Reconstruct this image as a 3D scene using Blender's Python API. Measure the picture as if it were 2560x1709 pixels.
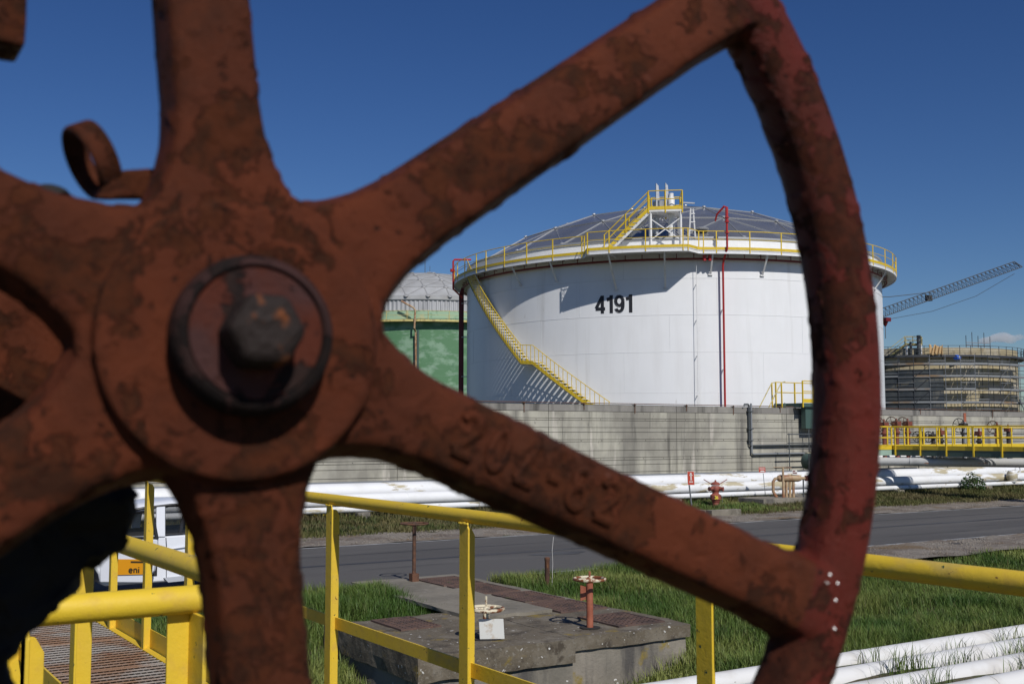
import bpy, bmesh, math, random
import numpy as np
from mathutils import Vector, Matrix, noise as mnoise

R = math.radians
rng = random.Random(7)
for o in list(bpy.data.objects):
    bpy.data.objects.remove(o)
scene = bpy.context.scene
COL = scene.collection

# ------------------------------------------------------------------ camera
# World axes: +X runs along the road (right and away), +Y runs across it (away), road surface z = 0.
EYE_Z = 2.8
FPX, CXP, CYP = 2790.0, 1280.0, 854.5          # focal length / centre in pixels of a 2560 x 1709 frame
TILT = math.atan(228 / 2790.0)
AZ = R(57.06)
FH = Vector((math.cos(AZ), math.sin(AZ), 0)); RT = Vector((math.sin(AZ), -math.cos(AZ), 0)); ZV = Vector((0, 0, 1))
FW = FH * math.cos(TILT) + ZV * math.sin(TILT); UP = -FH * math.sin(TILT) + ZV * math.cos(TILT)
EYE = Vector((0, 0, EYE_Z))
cam_data = bpy.data.cameras.new('camera'); cam = bpy.data.objects.new('camera', cam_data); COL.objects.link(cam)
cam_data.sensor_width = 36.0; cam_data.lens = FPX * 36.0 / 2560.0
cam_data.clip_start = 0.02; cam_data.clip_end = 6000
cam.matrix_world = Matrix(((RT.x, UP.x, -FW.x, 0), (RT.y, UP.y, -FW.y, 0), (RT.z, UP.z, -FW.z, EYE_Z), (0, 0, 0, 1)))
cam_data.dof.use_dof = True; cam_data.dof.focus_distance = 28.0; cam_data.dof.aperture_fstop = 18.0
scene.camera = cam

# ------------------------------------------------------------------ sky, sun, exposure
SUN = Vector((-0.105, -0.735, 0.668)).normalized()
world = bpy.data.worlds.new('World'); scene.world = world; world.use_nodes = True
wn = world.node_tree; wn.nodes.clear()
sky = wn.nodes.new('ShaderNodeTexSky'); sky.sky_type = 'NISHITA'; sky.sun_disc = False
sky.sun_elevation = math.asin(SUN.z); sky.sun_rotation = math.atan2(SUN.x, SUN.y)
sky.altitude = 0; sky.air_density = 1.0; sky.dust_density = 0.15; sky.ozone_density = 6.0
bg = wn.nodes.new('ShaderNodeBackground'); bg.inputs['Strength'].default_value = 0.055
wo = wn.nodes.new('ShaderNodeOutputWorld')
gm = wn.nodes.new('ShaderNodeGamma'); gm.inputs['Gamma'].default_value = 1.18
wn.links.new(sky.outputs[0], gm.inputs[0]); hs = wn.nodes.new('ShaderNodeHueSaturation'); hs.inputs['Saturation'].default_value = 1.11; hs.inputs['Hue'].default_value = 0.510
wn.links.new(gm.outputs[0], hs.inputs['Color']); wn.links.new(hs.outputs[0], bg.inputs[0]); wn.links.new(bg.outputs[0], wo.inputs[0])
sd = bpy.data.lights.new('sun', 'SUN'); sd.energy = 4.9; sd.angle = R(0.53); sd.color = (1.0, 0.965, 0.92)
so = bpy.data.objects.new('sun', sd); COL.objects.link(so)
so.rotation_euler = SUN.to_track_quat('Z', 'Y').to_euler(); so.location = (0, 0, 60)
vs = scene.view_settings
scene.display_settings.display_device = 'sRGB'
vs.view_transform = 'Standard'; vs.look = 'None'; vs.exposure = -0.40; vs.gamma = 1.0; vs.use_curve_mapping = False
scene.render.engine = 'CYCLES'
scene.cycles.volume_bounces = 8
scene.render.resolution_x = 1024; scene.render.resolution_y = 683

# ------------------------------------------------------------------ placing helpers
def ray(x, y): return FW + RT * ((x - CXP) / FPX) - UP * ((y - CYP) / FPX)
def onz(x, y, z=0.0):
    d = ray(x, y); return EYE + d * ((z - EYE_Z) / d.z)
def ony(x, y, Y):
    d = ray(x, y); return EYE + d * (Y / d.y)
def onx(x, y, X):
    d = ray(x, y); return EYE + d * (X / d.x)
def ond(x, y, depth): return EYE + ray(x, y) * depth

# ------------------------------------------------------------------ materials
MATS = {}
def mat(name, base, rough=0.6, metal=0.0, layers=(), bumps=(), coord='pos', spec=0.5, alpha=None, rvar=None, attr=None):
    """layers: (colour, scale, lo, hi[, stretch, detail, dims-offset]) mixed over the base in order by a noise mask."""
    if name in MATS: return MATS[name]
    m = bpy.data.materials.new(name); m.use_nodes = True; MATS[name] = m
    nt = m.node_tree; N = nt.nodes; L = nt.links
    b = N['Principled BSDF']
    b.inputs['Roughness'].default_value = rough; b.inputs['Metallic'].default_value = metal
    b.inputs['Specular IOR Level'].default_value = spec
    if coord == 'pos':
        g = N.new('ShaderNodeNewGeometry'); co = g.outputs['Position']
    else:
        g = N.new('ShaderNodeTexCoord'); co = g.outputs['Object']
    def nz(scale, stretch=(1, 1, 1), detail=6.0, off=0.0, rgh=0.6):
        mp = N.new('ShaderNodeMapping'); mp.inputs['Scale'].default_value = stretch
        mp.inputs['Location'].default_value = (off, off * 1.7, off * 0.3)
        L.new(co, mp.inputs[0])
        t = N.new('ShaderNodeTexNoise'); t.inputs['Scale'].default_value = scale
        t.inputs['Detail'].default_value = detail; t.inputs['Roughness'].default_value = rgh
        L.new(mp.outputs[0], t.inputs['Vector']); return t.outputs['Fac']
    rgb = N.new('ShaderNodeRGB'); rgb.outputs[0].default_value = (*base, 1); cur = rgb.outputs[0]
    if attr:
        at = N.new('ShaderNodeAttribute'); at.attribute_name = 'tint'
        mx = N.new('ShaderNodeMix'); mx.data_type = 'RGBA'
        L.new(at.outputs['Fac'], mx.inputs['Factor']); L.new(cur, mx.inputs[6]); mx.inputs[7].default_value = (*attr, 1)
        cur = mx.outputs[2]
    for i, ly in enumerate(layers):
        col, sc, lo, hi = ly[:4]; st = ly[4] if len(ly) > 4 else (1, 1, 1); det = ly[5] if len(ly) > 5 else 6.0
        mr = N.new('ShaderNodeMapRange'); mr.clamp = True
        mr.inputs['From Min'].default_value = lo; mr.inputs['From Max'].default_value = hi
        L.new(nz(sc, st, det, 3.1 * i + 1.3), mr.inputs[0])
        mx = N.new('ShaderNodeMix'); mx.data_type = 'RGBA'
        L.new(mr.outputs[0], mx.inputs['Factor']); L.new(cur, mx.inputs[6]); mx.inputs[7].default_value = (*col, 1)
        cur = mx.outputs[2]
    L.new(cur, b.inputs['Base Color'])
    if rvar:
        mr = N.new('ShaderNodeMapRange'); L.new(nz(rvar[0], off=9.0), mr.inputs[0])
        mr.inputs['From Min'].default_value = 0.3; mr.inputs['From Max'].default_value = 0.7
        mr.inputs['To Min'].default_value = rvar[1]; mr.inputs['To Max'].default_value = rvar[2]
        L.new(mr.outputs[0], b.inputs['Roughness'])
    prev = None
    for i, bp in enumerate(bumps):
        sc, st, dist = bp[:3]; stretch = bp[3] if len(bp) > 3 else (1, 1, 1)
        bn = N.new('ShaderNodeBump'); bn.inputs['Strength'].default_value = st; bn.inputs['Distance'].default_value = dist
        L.new(nz(sc, stretch, 8.0, 5.0 + i * 2), bn.inputs['Height'])
        if prev: L.new(prev, bn.inputs['Normal'])
        prev = bn.outputs[0]
    if prev: L.new(prev, b.inputs['Normal'])
    if alpha is not None:
        b.inputs['Alpha'].default_value = alpha
    return m

def rust_paint(name, paint, paint2, rust, rust2, sc=1.0, amount=0.5, gloss=0.5):
    """old paint breaking into rust: hard-edged flakes that stand proud of a grainy rusty ground."""
    m = bpy.data.materials.new(name); m.use_nodes = True; MATS[name] = m
    nt = m.node_tree; N = nt.nodes; L = nt.links; b = N['Principled BSDF']
    tc = N.new('ShaderNodeTexCoord'); co = tc.outputs['Object']
    def nz(scale, detail=8.0, rgh=0.62, off=0.0, dist=0.0):
        mp = N.new('ShaderNodeMapping'); mp.inputs['Location'].default_value = (off, off * 1.7, off * .6); L.new(co, mp.inputs[0])
        t = N.new('ShaderNodeTexNoise'); t.inputs['Scale'].default_value = scale; t.inputs['Detail'].default_value = detail; t.inputs['Roughness'].default_value = rgh; t.inputs['Distortion'].default_value = dist
        L.new(mp.outputs[0], t.inputs['Vector']); return t.outputs['Fac']
    def ramp(x, lo, hi):
        r_ = N.new('ShaderNodeMapRange'); r_.inputs['From Min'].default_value = lo; r_.inputs['From Max'].default_value = hi; L.new(x, r_.inputs[0]); return r_.outputs[0]
    def mix(f, a, c):
        x = N.new('ShaderNodeMix'); x.data_type = 'RGBA'; L.new(f, x.inputs['Factor'])
        for sk, v in ((6, a), (7, c)):
            if isinstance(v, tuple): x.inputs[sk].default_value = (*v, 1)
            else: L.new(v, x.inputs[sk])
        return x.outputs[2]
    def math_(op, a, c):
        x = N.new('ShaderNodeMath'); x.operation = op
        for k, v in enumerate((a, c)):
            if isinstance(v, (int, float)): x.inputs[k].default_value = v
            else: L.new(v, x.inputs[k])
        return x.outputs[0]
    big = nz(9 * sc, 4, .5); flake = nz(26 * sc, 10, .68, 2.0, .4)
    edge = math_('ADD', math_('MULTIPLY', big, .38), math_('MULTIPLY', flake, .62))
    keep = ramp(edge, amount - .012, amount + .006)                       # 1 = paint still there
    pcol = mix(ramp(nz(13 * sc, 6, .6, 4.0), .42, .60), paint, paint2)
    rcol = mix(ramp(nz(48 * sc, 10, .7, 6.0), .44, .58), rust, rust2)
    chips = ramp(nz(75 * sc, 6, .6, 8.0), .655, .668)
    drift = ramp(nz(6.5, 4, .55, 21.0), .47, .70); pcol = mix(drift, pcol, rcol)
    col = mix(chips, mix(keep, rcol, pcol), (rust[0] * .4, rust[1] * .45, rust[2] * .5))
    scuff = ramp(nz(34 * sc, 8, .7, 11.0), .685, .72); col = mix(scuff, col, (.15, .06, .042))
    L.new(col, b.inputs['Base Color'])
    rg = N.new('ShaderNodeMapRange'); L.new(keep, rg.inputs[0]); rg.inputs['To Min'].default_value = .92; rg.inputs['To Max'].default_value = gloss; L.new(rg.outputs[0], b.inputs['Roughness'])
    b.inputs['Specular IOR Level'].default_value = .17
    h = math_('SUBTRACT', math_('MULTIPLY', keep, .8), math_('MULTIPLY', chips, .7)); h = math_('ADD', h, math_('MULTIPLY', nz(190 * sc, 8, .75, 3.0), .9))
    b1 = N.new('ShaderNodeBump'); b1.inputs['Strength'].default_value = .85; b1.inputs['Distance'].default_value = .0019; L.new(h, b1.inputs['Height'])
    b2 = N.new('ShaderNodeBump'); b2.inputs['Strength'].default_value = .5; b2.inputs['Distance'].default_value = .0006; L.new(nz(620 * sc, 4, .7, 5.0), b2.inputs['Height']); L.new(b1.outputs[0], b2.inputs['Normal'])
    L.new(b2.outputs[0], b.inputs['Normal'])
    return m
M_wheel = rust_paint('rusty_red_casting', (0.116, 0.0270, 0.0092), (0.084, 0.0205, 0.0076), (0.080, 0.0215, 0.0076), (0.042, 0.0140, 0.0060), 2.1, 0.474, .58)
M_rimred = rust_paint('worn_red_rim_paint', (0.132, 0.0180, 0.0110), (0.100, 0.0165, 0.0090), (0.070, 0.0180, 0.0085), (0.040, 0.0125, 0.0065), 2.1, 0.478, .45)
M_collar = rust_paint('worn_purple_brown_collar', (0.100, 0.0240, 0.0120), (0.070, 0.030, 0.027), (0.034, 0.0190, 0.0160), (0.018, 0.0130, 0.0120), 2.0, 0.480, .5)
M_collarD = rust_paint('dark_worn_collar_edge', (0.040, 0.0200, 0.0170), (0.058, 0.0260, 0.0230), (0.022, 0.0130, 0.0110), (0.012, 0.0090, 0.0085), 2.4, 0.490, .45)
M_stem = mat('blackened_rusty_stem', (0.018, 0.0105, 0.0080), 0.7, 0.0,
    [((0.17, 0.048, 0.010), 60, 0.62, 0.68), ((0.030, 0.022, 0.020), 120, 0.60, 0.68)], [(150, 0.9, 0.003)], coord='obj', spec=0.3)
M_black = mat('shade_black_greasy_casting', (0.009, 0.0075, 0.0065), 0.8, 0, [((0.014, 0.009, 0.006), 20, 0.5, 0.65)], [(60, 0.8, 0.006)], coord='obj')  # greasy casting; the wheel's shade is also put into this black
M_bright = mat('bare_metal_glint', (0.75, 0.74, 0.72), 0.35, 0.6, coord='obj')  # pale metal that paints the glints on the rim
M_yel = mat('yellow_railing_paint', (0.72, 0.49, 0.025), 0.58, 0,
    [((0.66, 0.45, 0.045), 2.3, 0.45, 0.7), ((0.62, 0.40, 0.05), 14, 0.55, 0.72), ((0.50, 0.36, 0.09), 6, 0.60, 0.70, (1, .35, 1)), ((0.045, 0.075, 0.03), 40, 0.672, 0.682), ((0.15, 0.055, 0.02), 55, 0.690, 0.70)],
    [(40, 0.35, 0.004), (170, 0.22, 0.0015)])
M_yelF = mat('yellow_far_paint', (0.70, 0.49, 0.025), 0.5, 0, [((0.60, 0.41, 0.03), 3, 0.5, 0.65)])
M_yelOld = mat('faded_yellow_paint', (0.56, 0.47, 0.17), 0.6, 0, [((0.35, 0.27, 0.10), 3, 0.5, 0.6)])
M_white = mat('white_tank_paint', (0.82, 0.825, 0.825), 0.42, 0,
    [((0.78, 0.785, 0.785), 0.25, 0.45, 0.65), ((0.77, 0.77, 0.765), 1.2, 0.5, 0.7, (1, 1, 0.15)), ((0.66, 0.655, 0.64), 0.9, 0.60, 0.78, (1, 1, 0.06)), ((0.60, 0.585, 0.56), 3.0, 0.70, 0.80, (1, 1, .3))], [(1.5, 0.12, 0.02)])
M_weld = mat('white_weld_bead', (0.70, 0.705, 0.71), 0.5)
M_wsteel = mat('white_painted_steel', (0.72, 0.72, 0.71), 0.5, 0, [((0.6, 0.6, 0.59), 2.5, 0.5, 0.65)])
M_galv = mat('galvanised_steel', (0.48, 0.49, 0.50), 0.45, 0.6, [((0.36, 0.37, 0.38), 5, 0.5, 0.65)])
M_tread = mat('pale_galvanised_tread', (0.74, 0.75, 0.75), 0.55, 0.0)
M_alu = mat('aluminium_dome_sheet', (0.50, 0.505, 0.51), 0.27, 0.80, [((0.46, 0.455, 0.44), 0.35, 0.45, 0.65), ((0.40, 0.385, 0.36), 0.9, 0.60, 0.75)], rvar=(0.5, 0.20, 0.36))
M_aluS = mat('aluminium_strut', (0.42, 0.43, 0.44), 0.5, 0.5)
M_aluOld = mat('weathered_grey_dome_sheet', (0.43, 0.435, 0.43), 0.62, 0.12, [((0.35, 0.35, 0.34), 0.35, 0.45, 0.62), ((0.30, 0.28, 0.25), 1.2, 0.62, 0.75)])
M_aluOldS = mat('weathered_grey_strut', (0.36, 0.36, 0.355), 0.55, 0.3)
M_green = mat('blotchy_green_tank_paint', (0.085, 0.205, 0.095), 0.6, 0,
    [((0.20, 0.33, 0.215), 0.55, 0.47, 0.60, (1, 1, 1.6)), ((0.24, 0.34, 0.26), 0.9, 0.55, 0.72, (0.5, 0.5, 2.2)), ((0.062, 0.17, 0.08), 0.7, 0.60, 0.70, (1, 1, 0.5))])
M_greenPale = mat('pale_green_peeling_paint', (0.30, 0.43, 0.29), 0.65, 0, [((0.42, 0.42, 0.24), 0.8, 0.5, 0.62), ((0.11, 0.24, 0.13), 0.6, 0.54, 0.66)])
M_corr = mat('pale_corrugated_sheet', (0.47, 0.47, 0.47), 0.5, 0.3, [((0.36, 0.36, 0.36), 1.0, 0.5, 0.65, (1, 1, 0.2))])
M_red = mat('red_fire_pipe_paint', (0.42, 0.022, 0.022), 0.42)
M_redDark = mat('dark_red_pipe_paint', (0.15, 0.012, 0.016), 0.45)
M_black_paint = mat('black_number_paint', (0.012, 0.013, 0.018), 0.6)
M_cream = mat('cream_tank_paint', (0.40, 0.335, 0.20), 0.6, 0, [((0.46, 0.41, 0.31), 0.3, 0.45, 0.6), ((0.25, 0.19, 0.11), 0.8, 0.56, 0.68)])
M_scaf = mat('scaffold_tube', (0.40, 0.41, 0.42), 0.45, 0.6)
M_scafD = mat('dark_scaffold_tube', (0.07, 0.075, 0.085), 0.6, 0.3)
M_plank = mat('scaffold_board', (0.24, 0.25, 0.255), 0.7, 0.2, [((0.24, 0.16, 0.09), 0.12, 0.52, 0.60)])
M_net = mat('dark_debris_net', (0.035, 0.045, 0.055), 0.9, 0, [((0.07, 0.08, 0.085), 0.4, 0.45, 0.65, (1, 1, 0.4))], alpha=0.86)
M_tarp = mat('tan_tarpaulin', (0.50, 0.34, 0.17), 0.8)
M_blue = mat('blue_drum_plastic', (0.03, 0.12, 0.55), 0.4)
M_crane = mat('grey_crane_steel', (0.055, 0.06, 0.066), 0.6, 0.2)
M_rust = mat('brown_rust', (0.135, 0.06, 0.032), 0.8, 0, [((0.07, 0.038, 0.025), 6, 0.45, 0.6), ((0.23, 0.10, 0.04), 14, 0.60, 0.7)], [(60, 0.5, 0.004)])
M_rustO = mat('orange_red_oxide_paint', (0.36, 0.115, 0.062), 0.65, 0, [((0.29, 0.085, 0.045), 5, 0.5, 0.62), ((0.16, 0.065, 0.035), 14, 0.60, 0.70)], [(80, 0.3, 0.003)])
M_creamRust = mat('cream_paint_breaking_into_rust', (0.66, 0.59, 0.42), 0.6, 0, [((0.21, 0.07, 0.025), 6.5, 0.47, 0.53), ((0.10, 0.04, 0.02), 16, 0.60, 0.68)], [(70, 0.4, 0.003)])
M_hydrant = mat('faded_red_hydrant_paint', (0.30, 0.082, 0.055), 0.65, 0, [((0.20, 0.055, 0.04), 5, 0.5, 0.62), ((0.36, 0.13, 0.09), 9, 0.6, 0.7)])
M_maniT = mat('tan_rusting_manifold_paint', (0.42, 0.30, 0.175), 0.6, 0, [((0.28, 0.12, 0.055), 2.2, 0.48, 0.60), ((0.18, 0.07, 0.035), 7, 0.6, 0.7)])
M_pipeW = mat('white_pipe_lagging', (0.78, 0.785, 0.78), 0.5, 0, [((0.72, 0.72, 0.70), 0.9, 0.5, 0.66), ((0.47, 0.41, 0.27), 0.6, 0.575, 0.615, (0.55, 1, 2.6)), ((0.40, 0.35, 0.24), 2.5, 0.63, 0.68, (0.4, 1, 1.5))])
M_pipeN = mat('dusty_white_pipe', (0.72, 0.715, 0.69), 0.5, 0, [((0.62, 0.60, 0.56), 1.6, 0.5, 0.65), ((0.55, 0.42, 0.30), 1.1, 0.64, 0.72), ((0.33, 0.33, 0.32), 7, 0.68, 0.74)])
M_pipeG = mat('grey_pipe_with_rust', (0.52, 0.52, 0.50), 0.5, 0, [((0.40, 0.40, 0.385), 1.2, 0.5, 0.65), ((0.40, 0.17, 0.08), 2.0, 0.64, 0.69, (1, 0.4, 2))])
M_beam = mat('blue_grey_beam', (0.22, 0.235, 0.25), 0.6)
M_conduit = mat('dark_conduit', (0.09, 0.10, 0.105), 0.55, 0.2)
M_dkgreen = mat('dark_green_steel', (0.055, 0.10, 0.085), 0.5)
M_sunlitGreen = mat('sunlit_green_steel', (0.30, 0.42, 0.34), 0.5)  # sunlit copy of the walkway's green, the light put into the colour
M_valve = mat('rusty_red_valve', (0.20, 0.055, 0.035), 0.65, 0, [((0.10, 0.035, 0.025), 9, 0.5, 0.62)])
M_valveD = mat('dark_valve_body', (0.035, 0.03, 0.03), 0.6)
M_conc = mat('board_marked_concrete', (0.44, 0.42, 0.345), 0.9, 0,
    [((0.36, 0.345, 0.295), 0.5, 0.45, 0.62), ((0.19, 0.18, 0.155), 0.9, 0.50, 0.66, (1.0, 1.0, 0.09)), ((0.27, 0.255, 0.215), 0.35, 0.48, 0.60, (1, 1, 0.6)), ((0.10, 0.095, 0.082), 2.2, 0.60, 0.72, (1.0, 1.0, 0.06)), ((0.56, 0.52, 0.45), 1.1, 0.62, 0.70, (1.0, 1.0, 0.12)), ((0.11, 0.105, 0.095), 6.0, 0.66, 0.76, (1, 1, 0.35))],
    [(30, 0.3, 0.01)])
M_concTop = mat('weather_blackened_concrete', (0.235, 0.222, 0.20), 0.9, 0,
    [((0.30, 0.285, 0.25), 0.8, 0.5, 0.65), ((0.10, 0.095, 0.085), 1.5, 0.52, 0.68, (1, 1, 0.15))], [(30, 0.3, 0.01)])
M_joint = mat('dark_joint_mortar', (0.075, 0.066, 0.05), 0.95)
M_slab = mat('mossy_old_concrete', (0.125, 0.102, 0.070), 0.95, 0,
    [((0.175, 0.150, 0.112), 2.2, 0.50, 0.62), ((0.066, 0.052, 0.036), 3.5, 0.52, 0.64), ((0.19, 0.17, 0.135), 26, 0.56, 0.66), ((0.21, 0.15, 0.03), 1.9, 0.605, 0.67), ((0.58, 0.57, 0.53), 11, 0.705, 0.72, (1, 1, 1), 2.0), ((0.07, 0.06, 0.05), 30, 0.60, 0.7)],
    [(12, 0.5, 0.03), (70, 0.5, 0.008)])
M_slabLt = mat('pale_worn_concrete', (0.215, 0.192, 0.150), 0.92, 0, [((0.15, 0.135, 0.105), 1.3, 0.45, 0.62), ((0.26, 0.235, 0.195), 5, 0.55, 0.7), ((0.10, 0.095, 0.08), 22, 0.62, 0.72)], [(60, 0.4, 0.006)])
M_slabFace = mat('water_stained_concrete_face', (0.25, 0.222, 0.178), 0.95, 0,
    [((0.17, 0.155, 0.125), 1.2, 0.46, 0.62, (1, 1, 0.35)), ((0.085, 0.078, 0.07), 2.0, 0.56, 0.68, (1, 1, 0.22)), ((0.23, 0.17, 0.035), 1.7, 0.60, 0.67), ((0.6, 0.59, 0.55), 9, 0.705, 0.72, (1, 1, 1), 2.0)],
    [(14, 0.5, 0.03), (70, 0.5, 0.008)])
M_asph = mat('worn_asphalt', (0.092, 0.087, 0.081), 0.85, 0,
    [((0.072, 0.068, 0.064), 0.35, 0.42, 0.62, (0.25, 1, 1)), ((0.125, 0.118, 0.108), 0.5, 0.53, 0.70, (0.15, 1.2, 1)), ((0.045, 0.043, 0.041), 1.2, 0.64, 0.72, (0.12, 1.5, 1)), ((0.16, 0.155, 0.15), 40, 0.62, 0.75), ((0.05, 0.05, 0.05), 55, 0.62, 0.72)],
    [(90, 0.4, 0.006)])
M_tar = mat('tar_seam', (0.038, 0.038, 0.040), 0.6, 0, [((0.08, 0.08, 0.08), 1.5, 0.5, 0.62, (0.2, 1, 1))])
M_line = mat('worn_white_road_paint', (0.40, 0.40, 0.39), 0.7, 0, [((0.20, 0.20, 0.195), 2.5, 0.45, 0.62), ((0.10, 0.10, 0.10), 12, 0.58, 0.68)])
M_gravel = mat('pale_gravel_verge', (0.235, 0.205, 0.17), 0.95, 0,
    [((0.15, 0.12, 0.095), 1.1, 0.45, 0.6), ((0.36, 0.33, 0.28), 16, 0.58, 0.68), ((0.09, 0.07, 0.05), 12, 0.58, 0.68), ((0.17, 0.12, 0.07), 0.6, 0.55, 0.66)], [(24, 0.9, 0.05)])
M_soil = mat('dry_soil_and_thatch', (0.092, 0.080, 0.042), 0.95, 0,
    [((0.055, 0.075, 0.022), 0.8, 0.45, 0.6), ((0.15, 0.12, 0.07), 3, 0.56, 0.68), ((0.04, 0.035, 0.02), 9, 0.56, 0.68)], [(15, 0.8, 0.05)])
M_grass = mat('spring_grass_blades', (0.080, 0.142, 0.022), 0.55, 0, [((0.052, 0.105, 0.016), 0.7, 0.45, 0.62)], attr=(0.23, 0.245, 0.065), spec=0.3)
M_grassDry = mat('dry_mixed_grass_blades', (0.072, 0.085, 0.020), 0.7, 0, [((0.12, 0.10, 0.045), 0.5, 0.48, 0.62), ((0.04, 0.06, 0.014), 0.9, 0.52, 0.65)], attr=(0.17, 0.135, 0.06), spec=0.25)
M_leaf = mat('dark_shrub_leaf', (0.035, 0.07, 0.016), 0.5, 0, [((0.06, 0.10, 0.025), 3, 0.5, 0.6)], spec=0.3)
M_flower = mat('yellow_petal', (0.75, 0.55, 0.02), 0.6)
M_rgrate = mat('rusty_grating', (0.115, 0.070, 0.055), 0.85, 0, [((0.06, 0.04, 0.034), 3, 0.45, 0.62), ((0.20, 0.105, 0.06), 12, 0.58, 0.7), ((0.075, 0.08, 0.03), 2.2, 0.64, 0.7)], [(60, 0.5, 0.004)])
M_pit = mat('pit_shade_black', (0.022, 0.018, 0.014), 0.95)  # black that stands in for the shade inside pits and holes
M_deckgrate = mat('worn_serrated_grating', (0.30, 0.27, 0.24), 0.6, 0.4, [((0.24, 0.14, 0.085), 2.6, 0.44, 0.60), ((0.18, 0.07, 0.04), 5.0, 0.62, 0.70)])
M_signR = mat('red_sign_panel', (0.50, 0.06, 0.028), 0.5)
M_signW = mat('white_sign_print', (0.70, 0.68, 0.64), 0.6)
M_signG = mat('grey_sign_post', (0.22, 0.23, 0.24), 0.5, 0.4)
M_plate = mat('white_tag_plate', (0.62, 0.62, 0.58), 0.6, 0, [((0.45, 0.36, 0.26), 6, 0.6, 0.72)])
M_car = mat('white_car_paint', (0.72, 0.74, 0.78), 0.25, 0)
M_tyre = mat('tyre_rubber', (0.012, 0.012, 0.013), 0.8)
M_trim = mat('black_car_trim', (0.010, 0.010, 0.011), 0.4)
M_chrome = mat('alloy_wheel', (0.55, 0.56, 0.57), 0.25, 0.9)
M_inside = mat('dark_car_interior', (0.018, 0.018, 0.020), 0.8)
M_glass = mat('tinted_car_glass', (0.02, 0.024, 0.024), 0.04, 0, alpha=0.42)
M_decal = mat('orange_door_decal', (0.72, 0.30, 0.006), 0.45)
M_decalT = mat('brown_decal_print', (0.045, 0.03, 0.01), 0.5)
M_cloud = bpy.data.materials.new('cloud_vapour'); M_cloud.use_nodes = True
_n = M_cloud.node_tree; _n.nodes.clear()
_v = _n.nodes.new('ShaderNodeVolumePrincipled'); _v.inputs['Density'].default_value = 0.03; _v.inputs['Color'].default_value = (0.97, 0.97, 0.98, 1)
_v.inputs['Anisotropy'].default_value = 0.1
_o = _n.nodes.new('ShaderNodeOutputMaterial'); _n.links.new(_v.outputs[0], _o.inputs['Volume'])

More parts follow.
